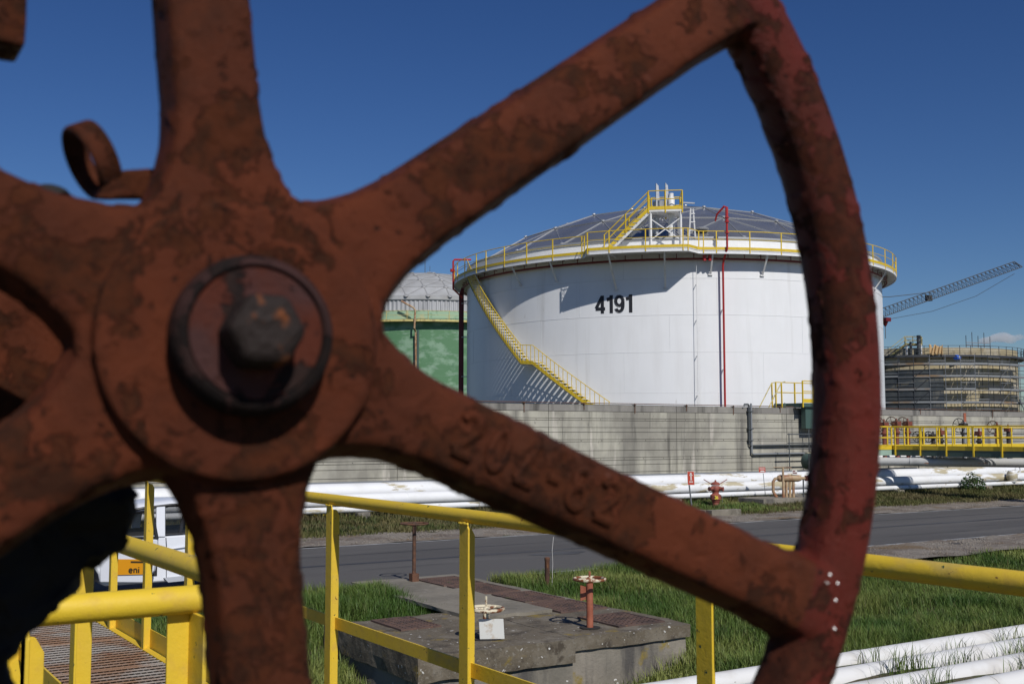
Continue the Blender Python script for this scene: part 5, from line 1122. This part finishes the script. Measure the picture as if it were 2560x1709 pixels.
    for x in (-1.38, 1.28):
        for y in (cyn + .10, cyf - .10):
            w = MB().lathe([(.22, -.1), (.30, -.105), (.325, -.07), (.325, .07), (.30, .105), (.22, .1)], (cx0 + x, y, .325), 'y', 24).build('tyre', M_tyre, car, True)
            mb_ = MB().lathe([(.21, -.08), (.225, -.095), (.225, .06)], (cx0 + x, y, .325), 'y', 24, caps=False)
            for k in range(5): a = k * 1.2566; mb_.bar((cx0 + x, y - .07, .325), (cx0 + x + .21 * math.cos(a), y - .08, .325 + .21 * math.sin(a)), .03, .06, (0, 1, 0))
            mb_.build('rim', M_chrome, w, True)
    # rear door skin, crease and handle
    MB().tube([(cx0 + .10, cyn - .004, .83), (cx0 + .9, cyn - .004, .90), (cx0 + 1.7, cyn - .004, .94)], .012, 6).build('door_crease', M_car, car)
    MB().tube([(cx0 + .10, cyn - .001, .35), (cx0 + .09, cyn - .001, .9), (cx0 + .09, cyn + .045, 1.03)], .006, 4).build('door_gap', M_trim, car)
    MB().tube([(cx0 + .80, cyn - .01, .955), (cx0 + .84, cyn - .04, .965), (cx0 + 1.0, cyn - .04, .975), (cx0 + 1.04, cyn - .01, .975)], .016, 6).build('door_handle', M_car, car, True)
    MB().hexa([Vector(v) for v in ((cx0 + .12, cyn - .05, .28), (cx0 + .85, cyn - .05, .30), (cx0 + .85, cyn - .005, .30), (cx0 + .12, cyn - .005, .28), (cx0 + .05, cyn - .035, .36), (cx0 + .85, cyn - .035, .38), (cx0 + .85, cyn - .005, .38), (cx0 + .05, cyn - .005, .36))]).build('sill', M_galv, car)
    MB().torus((cx0 + 1.28, cyn - .005, .33), .405, .022, 'y', 30, 6).build('arch_lip', M_trim, car)
    # open front door swung out on its front hinge
    dr_ = Vector((.80, -.60, 0)); h0 = Vector((cx0 - 1.02, cyn - .02, 0)); e0 = h0 + dr_ * .98; th_ = Vector((dr_.y, -dr_.x, 0)) * .05
    def dpt(u, z, d): return h0 + dr_ * u + ZV * z + th_.normalized() * d
    ol = [(0.03, .36), (.80, .36), (.93, .55), (.98, .85), (.97, 1.06), (0.0, 1.04)]
    mb_ = MB(); n = len(ol); mb_.add([tuple(dpt(u, z, 0)) for u, z in ol] + [tuple(dpt(u, z, -.09)) for u, z in ol], [tuple(range(n)), tuple(range(2 * n - 1, n - 1, -1))] + [(i, (i + 1) % n, (i + 1) % n + n, i + n) for i in range(n)])
    dd = mb_.build('front_door', M_car, car, bevel=.015); dd['label'] = 'open white front door with orange decal'
    MB().tube([dpt(0.02, 1.05, -.04), dpt(.45, 1.48, -.04), dpt(.86, 1.52, -.04), dpt(.96, 1.06, -.04)], .03, 6).build('door_frame', M_trim, dd)
    MB().add([tuple(dpt(*q)) for q in ((.06, 1.06, -.04), (.94, 1.06, -.04), (.84, 1.50, -.04), (.46, 1.46, -.04))], [(0, 1, 2, 3)]).build('door_window', M_glass, dd)
    MB().add([tuple(dpt(*q)) for q in ((.25, .48, .018), (.88, .50, .018), (.95, .74, .018), (.25, .74, .018))], [(0, 1, 2, 3)]).build('door_decal', M_decal, dd)
    text_mesh('eni', .13, .022, lambda u, v, d: dpt(.52 + u, .515 + v, .02 + d), M_decalT, 'decal_print', dd, gap=.01, depth=.003)
    MB().add([tuple(dpt(*q)) for q in ((.55, .68, .021), (.84, .68, .021), (.84, .71, .021), (.55, .71, .021))], [(0, 1, 2, 3)]).build('decal_print', M_decalT, dd)
    MB().box(cx0 - 2.2, cx0 - 2.0, cyn + .02, cyn + .4, .7, .85).build('headlight', M_chrome, car, bevel=.03)
car_build()

# ================================================================== NEAR PLATFORM AND RAILINGS
RZ_, DKZ = 2.51, 1.41
def lpost(x, y, z0, z1, a, b, name, parent, leg=.06, th=.007):
    """L-angle post: one leg along -Y from the corner, one along +X."""
    pr = [(y - leg, z0), (y, z0), (y, z1 - .012), (y - .006, z1 - .003), (y - .02, z1), (y - leg + .03, z1), (y - leg + .012, z1 - .006), (y - leg, z1 - .022)]
    n = len(pr); mb_ = MB().add([(x, a_, b_) for a_, b_ in pr] + [(x + th, a_, b_) for a_, b_ in pr], [tuple(range(n)), tuple(range(2 * n - 1, n - 1, -1))] + [(i, (i + 1) % n, (i + 1) % n + n, i + n) for i in range(n)])
    q = [(x + th + .0005, z0), (x + leg, z0), (x + leg, z1 - .05), (x + leg - .014, z1 - .025), (x + th + .0005, z1 - .02)]; n = len(q)
    mb_.add([(a_, y - th, b_) for a_, b_ in q] + [(a_, y, b_) for a_, b_ in q], [tuple(range(n)), tuple(range(2 * n - 1, n - 1, -1))] + [(i, (i + 1) % n, (i + 1) % n + n, i + n) for i in range(n)])
    o = mb_.build(name, M_yel, parent); o.modifiers.new('b', 'BEVEL').width = .0012
    w = MB(); g_ = random.Random(int(y * 100))
    w.tube([(x - .002, y - leg * k / 7, z1 - .004 + g_.uniform(-.002, .002)) for k in range(8)], [.003 + g_.uniform(0, .0018) for k in range(8)], 6)
    w.build('weld_bead', M_yel, o, True); return o
rr_ = thing('railing', 'long yellow handrail crossing the picture behind the wheel, along the walkway right side', 'railing', (2.02, 4, DKZ))
MB().tube([(2.02, y, RZ_) for y in np.linspace(-1.0, 9.6, 24)], .0245, 20).build('top_rail', M_yel, rr_, True)
MB().box(2.034, 2.041, -1.0, 9.6, 1.955, 2.005).build('mid_rail', M_yel, rr_)
MB().box(2.045, 2.051, -1.0, 9.6, DKZ + .0, DKZ + .12).build('toe_board', M_yel, rr_)
for y in (-.2, 1.0, 2.20, 3.41, 4.56, 5.70, 6.6, 7.5, 8.4, 9.3): lpost(2.02 - .03, y, DKZ - .1, RZ_ - .018, 0, 0, 'post', rr_)
rl_ = thing('railing', 'thick yellow corner handrail at lower left beside the grating walkway', 'railing', (.75, 2, DKZ))
MB().tube([(.335, 1.975, RZ_), (.39, 1.975, RZ_), (.70, 1.975, RZ_ - .0), (.745, 1.985, RZ_), (.755, 2.03, RZ_), (.755, 2.2, RZ_), (.755, 9.4, RZ_)], .0245, 20).build('top_rail', M_yel, rl_, True)
MB().box(.768, .775, 2.05, 9.4, 1.955, 2.005).build('mid_rail', M_yel, rl_); MB().box(.335, .341, .9, 1.93, 1.955, 2.005).build('mid_rail', M_yel, rl_)
for y in (3.48, 4.6, 5.8, 7.0, 8.2, 9.3): lpost(.72, y, DKZ - .1, RZ_ - .018, 0, 0, 'post', rl_)
MB().box(.571, .609, 1.983, 1.99, DKZ - .1, RZ_ - .02).box(.609, .616, 1.905, 1.99, DKZ - .1, RZ_ - .022).build('post', M_yel, rl_, bevel=.0012); lpost(.337, 1.99, DKZ - .1, RZ_ - .018, 0, 0, 'post', rl_, .034)
# walkway deck: serrated bar grating on yellow edge angles
wkd = thing('grating_walkway', 'worn serrated steel grating walkway at lower left', 'walkway', (1.4, 5, DKZ))
GX0, GX1, GY0, GY1 = .80, 1.985, 2.05, 8.9
for p in range(7):
    y0 = GY0 + p * .98; y1 = min(y0 + .972, GY1); bars = MB()
    for i in range(34):
        x = GX0 + .012 + i * .0350; bars.box(x - .0028, x + .0028, y0, y1, DKZ - .03, DKZ)
    for i in range(13):
        y = y0 + .02 + i * .078; bars.tube([(GX0, y, DKZ - .002), (GX1, y, DKZ - .002)], .0065, 4)
    bars.build('grating_panel', M_deckgrate, wkd)
MB().box(GX1 + .002, GX1 + .05, GY0, GY1, DKZ - .10, DKZ + .004).build('edge_angle', M_yel, wkd); MB().box(GX0 - .045, GX0 - .002, GY0, GY1, DKZ - .10, DKZ + .004).build('edge_angle', M_yel, wkd)
for x in (.9, 1.9):
    for y in (2.3, 5.4, 8.5): MB().box(x - .05, x + .05, y - .05, y + .05, -1.2, DKZ - .11).build('column', M_yel, wkd)

# ================================================================== FOREGROUND VALVE WITH HANDWHEEL
S_ = 0.40
HC = Vector((.1357, .3985, 2.8361)); WRZ = R(-7.94)
wheel = thing('handwheel', 'huge rusty red six-spoked valve handwheel close to the camera', 'handwheel', tuple(HC), WRZ)
wheel.rotation_euler = (R(-2.0), 0, WRZ)      # the wheel leans back a little
ANG = [36.3, 95.6, 156.2, 216.3, 275.7, 336.5]     # hand-cast: not quite even
def wheel_mesh():
    mb_ = MB()
    Rc, ra_, rb2 = .2905, .0142, .0152
    # rim
    base = len(mb_.v); NS, NK = 180, 24
    for i in range(NS):
        a = 2 * math.pi * i / NS
        for k in range(NK):
            b = 2 * math.pi * k / NK; cb, sb = math.cos(b), math.sin(b)
            rad = Rc + ra_ * math.copysign(abs(cb) ** .74, cb); h = .002 + rb2 * math.copysign(abs(sb) ** .74, sb)
            mb_.v.append((rad * math.cos(a), h, rad * math.sin(a)))
    for i in range(NS):
        for k in range(NK): mb_.f.append((base + i * NK + k, base + ((i + 1) % NS) * NK + k, base + ((i + 1) % NS) * NK + (k + 1) % NK, base + i * NK + (k + 1) % NK))
    for an in ANG:
        ca, sa = math.cos(R(an)), math.sin(R(an)); er = Vector((ca, 0, sa)); et = Vector((-sa, 0, ca)); ey = Vector((0, 1, 0))
        rs_ = [(.0, .034), (.040, .032), (.050, .0285), (.060, .0235), (.072, .0198), (.086, .0184), (.17, .0178), (.250, .0178), (.266, .0190), (.286, .0212)]
        PR = [(-.60, -1), (-.2, -1.02), (.2, -1.02), (.60, -1), (.78, -.88), (.88, -.45), (.97, -.02), (1.0, .3), (.93, .75), (.6, 1), (0, 1.02), (-.6, 1), (-.93, .75), (-1.0, .3), (-.97, -.02), (-.88, -.45), (-.78, -.88)]
        base = len(mb_.v); K = len(PR)
        for r_, hw in rs_:
            for ux, uy in PR: mb_.v.append(tuple(er * r_ + et * (hw * ux) + ey * (.0150 * uy + .001)))
        for i in range(len(rs_) - 1):
            for k in range(K): mb_.f.append((base + i * K + k, base + i * K + (k + 1) % K, base + (i + 1) * K + (k + 1) % K, base + (i + 1) * K + k))
        mb_.f.append(tuple(base + k for k in range(K))); mb_.f.append(tuple(base + (len(rs_) - 1) * K + k for k in range(K)))
    mb_.lathe([(.0530, -.0135), (.0550, -.011), (.0550, .018), (.053, .021)], (0, 0, 0), 'y', 64)
    mb_.lathe([(.0478, -.0215), (.0494, -.0200), (.0494, .0)], (.0, 0, -.0042), 'y', 96)
    me = bpy.data.meshes.new('tmp'); me.from_pydata(mb_.v, [], mb_.f); me.update()
    bm = bmesh.new(); bm.from_mesh(me); bmesh.ops.recalc_face_normals(bm, faces=bm.faces); bm.to_mesh(me); bm.free()
    o = bpy.data.objects.new('tmp', me); COL.objects.link(o)
    rm = o.modifiers.new('r', 'REMESH'); rm.mode = 'VOXEL'; rm.voxel_size = .0013; rm.use_smooth_shade = True
    dg = bpy.context.evaluated_depsgraph_get(); ev = o.evaluated_get(dg); m2 = bpy.data.meshes.new_from_object(ev)
    bpy.data.objects.remove(o)
    nv = len(m2.vertices); V = np.empty(nv * 3); m2.vertices.foreach_get('co', V); V = V.reshape(-1, 3)
    E = np.empty(len(m2.edges) * 2, np.int32); m2.edges.foreach_get('vertices', E); E = E.reshape(-1, 2)
    deg = np.bincount(E.reshape(-1), minlength=nv)[:, None]
    def smooth(A, it):
        for _ in range(it):
            acc = np.zeros_like(A)
            for c in range(A.shape[1]): acc[:, c] = np.bincount(E[:, 0], A[E[:, 1], c], nv) + np.bincount(E[:, 1], A[E[:, 0], c], nv)
            A = A * .4 + acc / np.maximum(deg, 1) * .6
        return A
    # heavier smoothing away from the raised hub step keeps that step crisp
    r_ = np.hypot(V[:, 0], V[:, 2] + .0042); Vs = smooth(V.copy(), 8); keep = np.clip((.058 - r_) / .005, 0, 1)[:, None] * (V[:, 1:2] < .004)
    V3 = smooth(V.copy(), 1); V = V3 * keep + Vs * (1 - keep)
    m2.vertices.foreach_set('co', V.reshape(-1)); m2.update()
    Nn = np.empty(nv * 3); m2.vertices.foreach_get('normal', Nn); Nn = Nn.reshape(-1, 3)
    D = np.empty(nv)
    for i in range(nv):
        p = Vector(V[i]); big = mnoise.noise(p * 22); n2 = mnoise.noise(p * 70 + Vector((3, 1, 2))); n3 = mnoise.noise(p * 160)
        fl_ = max(0.0, mnoise.noise(p * 60 + Vector((9, 4, 1))) - .30)   # raised paint flakes and scale
        D[i] = .00018 * big + .00006 * n2 + .00008 * n3 + min(.0005, fl_ * .008) * (big > 0) + min(.0006, max(0.0, mnoise.noise(p * 125) - .42) * .012)
    V = V + Nn * D[:, None]; m2.vertices.foreach_set('co', V.reshape(-1)); m2.update()
    m2.vertices.foreach_get('normal', Nn.reshape(-1)); 
    N2 = np.empty(nv * 3); m2.vertices.foreach_get('normal', N2); N2 = N2.reshape(-1, 3)
    nf = len(m2.polygons); LT = np.empty(nf, np.int32); m2.polygons.foreach_get('loop_total', LT); LS = np.empty(nf, np.int32); m2.polygons.foreach_get('loop_start', LS)
    LV = np.empty(len(m2.loops), np.int32); m2.loops.foreach_get('vertex_index', LV)
    cen = np.stack([np.add.reduceat(V[LV, c], LS) / LT for c in range(3)], 1)
    rad = np.hypot(cen[:, 0], cen[:, 2]); ang = np.degrees(np.arctan2(cen[:, 2], cen[:, 0]))
    idx = np.full(nf, -1)
    idx[rad > .2720] = 6; idx[rad < .064] = 7
    sp = (idx < 0); idx[sp] = (np.round((ang[sp] - 36.3) / 60).astype(int)) % 6
    parts = {}
    for key in range(8):
        fsel = np.where(idx == key)[0]
        if len(fsel) == 0: continue
        loops = [LV[LS[f]:LS[f] + LT[f]] for f in fsel]
        used = np.unique(np.concatenate(loops)); mp = np.full(nv, -1); mp[used] = np.arange(len(used))
        nm = 'rim' if key == 6 else 'hub' if key == 7 else 'spoke'
        me = bpy.data.meshes.new(nm); me.from_pydata(V[used].tolist(), [], [mp[l].tolist() for l in loops]); me.update()
        me.polygons.foreach_set('use_smooth', [True] * len(me.polygons))
        me.normals_split_custom_set_from_vertices(N2[used].tolist())
        me.materials.append(M_rimred if key == 6 else M_wheel)
        o = bpy.data.objects.new(nm, me); COL.objects.link(o); o.parent = wheel; parts[key] = o
    return parts
WP = wheel_mesh()
HX, HZ = .0015, -.0036
def jitter(o, amp, sc):
    for v in o.data.vertices: v.co += mnoise.noise_vector(v.co * sc) * amp
    return o
cl_ = MB().lathe([(.0262, -.012), (.0276, -.017), (.0278, -.0300), (.0270, -.0335), (.0252, -.0362), (.0236, -.0368), (.0228, -.0350), (.0, -.0350)], (HX, 0, HZ), 'y', 72, caps=False).build('collar', M_collarD, wheel, True, local=True)
MB().lathe([(.0226, -.0352), (.0222, -.0358), (.012, -.0356), (.0, -.0356)], (HX, 0, HZ), 'y', 64, caps=False).build('collar_face', M_collar, cl_, True, local=True)
h_ = MB().lathe([(.0138, -.030), (.0134, -.050), (.0122, -.053), (.006, -.0538)], (HX, 0, HZ - .0005), 'y', 6).build('stem_nut', M_stem, wheel, local=True, bevel=.0022)
# cast-in number on the lower right spoke
er = Vector((math.cos(R(-23.5)), 0, math.sin(R(-23.5)))); et = Vector((-er.z, 0, er.x))
x_ = 0.0
for ch in '207-82':
    P, adv = GLY[ch]; mb_ = MB(); hh = .0176
    for p in P:
        if len(p) < 2: continue
        pts = [er * (.0905 + x_ + a * hh) + et * (-.0082 + b * hh) + Vector((0, -.0140, 0)) for a, b in p]
        if len(pts) == 2: pts = [pts[0] + (pts[1] - pts[0]) * k / 5 for k in range(6)]
        mb_.tube(pts, .0022, 8)
    mb_.build('cast_digit', M_wheel, WP[5] if 5 in WP else wheel, True, local=True); x_ += adv * hh + .0040
# pale metal beads on the rim joint: painted glints
g = random.Random(2)
for px, py in ((2062, 1437), (2050, 1455), (2080, 1458), (2055, 1458), (2074, 1500), (2070, 1570)):
    nn_ = Vector((-math.sin(R(7.94)), -math.cos(R(7.94)), 0)); dd_ = ray(px, py); pw = EYE + dd_ * ((HC + nn_ * .0135 - EYE).dot(nn_) / dd_.dot(nn_)) - HC; q = Matrix.Rotation(-WRZ, 3, 'Z') @ pw; MB().lathe([(0, -.0006), (.0006, -.0003), (.0009, .0008), (0, .002)], q, 'y', 7).build('glint_chip', M_bright, WP[6], local=True)

# valve operator behind the wheel
vb = thing('valve_operator', 'dark cast gear operator body behind the rusty handwheel at left', 'valve', (HC.x - .1, HC.y + .08, HC.z - .1))
def cast(name, mb_, m, vox=.004, it=4, amp=.0025, sc=30):
    me = bpy.data.meshes.new('t'); me.from_pydata(mb_.v, [], mb_.f); me.update()
    bm = bmesh.new(); bm.from_mesh(me); bmesh.ops.recalc_face_normals(bm, faces=bm.faces); bm.to_mesh(me); bm.free()
    o = bpy.data.objects.new('t', me); COL.objects.link(o); r_ = o.modifiers.new('r', 'REMESH'); r_.mode = 'VOXEL'; r_.voxel_size = vox; s_ = o.modifiers.new('s', 'SMOOTH'); s_.iterations = it
    dg = bpy.context.evaluated_depsgraph_get(); m2 = bpy.data.meshes.new_from_object(o.evaluated_get(dg)); bpy.data.objects.remove(o)
    off = vb.location
    for v in m2.vertices:
        p = v.co.copy(); v.co = p + mnoise.noise_vector(p * sc) * amp + mnoise.noise_vector(p * sc * 2.7) * amp * .5 - off
    m2.polygons.foreach_set('use_smooth', [True] * len(m2.polygons)); m2.materials.clear(); m2.materials.append(m); m2.name = name
    o = bpy.data.objects.new(name, m2); COL.objects.link(o); o.parent = vb; return o
# bonnet: lumpy greasy casting at lower left, shade put into its black colour
yb0, yb1 = .470, .60
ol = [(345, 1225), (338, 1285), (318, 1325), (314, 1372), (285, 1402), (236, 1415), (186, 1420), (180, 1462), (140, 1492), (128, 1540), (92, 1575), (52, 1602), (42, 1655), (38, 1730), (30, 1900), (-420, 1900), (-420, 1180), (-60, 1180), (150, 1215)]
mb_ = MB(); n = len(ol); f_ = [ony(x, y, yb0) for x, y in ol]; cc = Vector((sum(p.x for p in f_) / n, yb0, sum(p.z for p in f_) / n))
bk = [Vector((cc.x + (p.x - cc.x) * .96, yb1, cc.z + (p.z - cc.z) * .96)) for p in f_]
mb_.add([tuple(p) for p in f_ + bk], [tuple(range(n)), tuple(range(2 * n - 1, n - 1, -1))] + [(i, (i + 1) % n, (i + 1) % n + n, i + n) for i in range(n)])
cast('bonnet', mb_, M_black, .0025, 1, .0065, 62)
# round gear-case cover seen between the left spokes
c_ = ony(70, 905, .50); mb_ = MB().lathe([(.050, .0), (.053, -.004), (.053, .10), (.0, .10)], c_, 'y', 48); mb_.lathe([(.03, -.002), (.03, .02)], c_, 'y', 32); cast('gear_cover', mb_, M_wheel, .003, 3, .0012, 40)
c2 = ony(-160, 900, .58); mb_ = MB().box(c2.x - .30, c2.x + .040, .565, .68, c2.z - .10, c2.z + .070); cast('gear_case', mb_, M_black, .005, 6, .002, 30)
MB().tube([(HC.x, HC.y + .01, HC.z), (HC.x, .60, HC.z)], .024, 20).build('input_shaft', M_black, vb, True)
# flat lug and eye ring at upper left
c3 = ony(128, 515, .47); mb_ = MB().lathe([(.0105, 0), (.0105, .03)], c3, 'y', 24); cast('plug', mb_, M_black, .003, 2, .001, 40)
lc = ony(310, 455, .425); mb_ = MB().hexa([ony(228, 500, .432), ony(420, 500, .432), ony(420, 500, .444), ony(228, 500, .444), ony(290, 428, .432), ony(420, 420, .432), ony(420, 420, .444), ony(290, 428, .444)]); cast('lug', mb_, M_wheel, .002, 4, .0006, 60)
rc = ony(230, 400, .442); ax = Vector((.88, .07, .45)).normalized(); x_ = ax.orthogonal().normalized(); y_ = ax.cross(x_)
m_ = MB(); K = 48; vs_ = []
for i in range(K):
    a = 2 * math.pi * i / K; d = x_ * math.cos(a) + y_ * math.sin(a)
    for rr, h in ((.0148, -.0048), (.0148, .0048), (.0119, .0048), (.0119, -.0048)): vs_.append(tuple(rc + d * rr + ax * h))
m_.add(vs_, [(4 * i + k, 4 * i + (k + 1) % 4, 4 * ((i + 1) % K) + (k + 1) % 4, 4 * ((i + 1) % K) + k) for i in range(K) for k in range(4)])
m_.build('eye_ring', M_wheel, vb, True, bevel=.0012)
c4 = ony(0, 60, .46); mb_ = MB().box(c4.x - .12, c4.x + .0085, .452, .475, c4.z - .0100, c4.z + .0110); cast('lever_end', mb_, M_wheel, .002, 4, .0005, 60)
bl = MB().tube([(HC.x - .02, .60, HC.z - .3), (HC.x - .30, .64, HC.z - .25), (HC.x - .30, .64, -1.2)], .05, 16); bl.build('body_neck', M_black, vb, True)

# ================================================================== CLOUD
cc_ = ond(2503, 845, 2600); bm = bmesh.new(); g = random.Random(12)
for i in range(16):
    u = g.uniform(-1, 1); s_ = g.uniform(11, 22) * (1 - .45 * abs(u)); m4 = Matrix.Translation(cc_ + RT * (u * 42) + ZV * (g.uniform(-7, 9) * (1 - abs(u)) + u * 4 - 2) + FH * g.uniform(-20, 20)) @ Matrix.Diagonal((s_ * 1.3, s_ * 1.1, s_ * .72, 1))
    bmesh.ops.create_icosphere(bm, subdivisions=2, radius=1.0, matrix=m4)
me = bpy.data.meshes.new('cloud'); bm.to_mesh(me); bm.free(); me.materials.append(M_cloud)
co_ = bpy.data.objects.new('cloud', me); COL.objects.link(co_); r_ = co_.modifiers.new('r', 'REMESH'); r_.mode = 'VOXEL'; r_.voxel_size = 4.0; co_.modifiers.new('s', 'SMOOTH').iterations = 4
tag(co_, 'faint small white cloud low above the scaffolded tank', 'cloud')
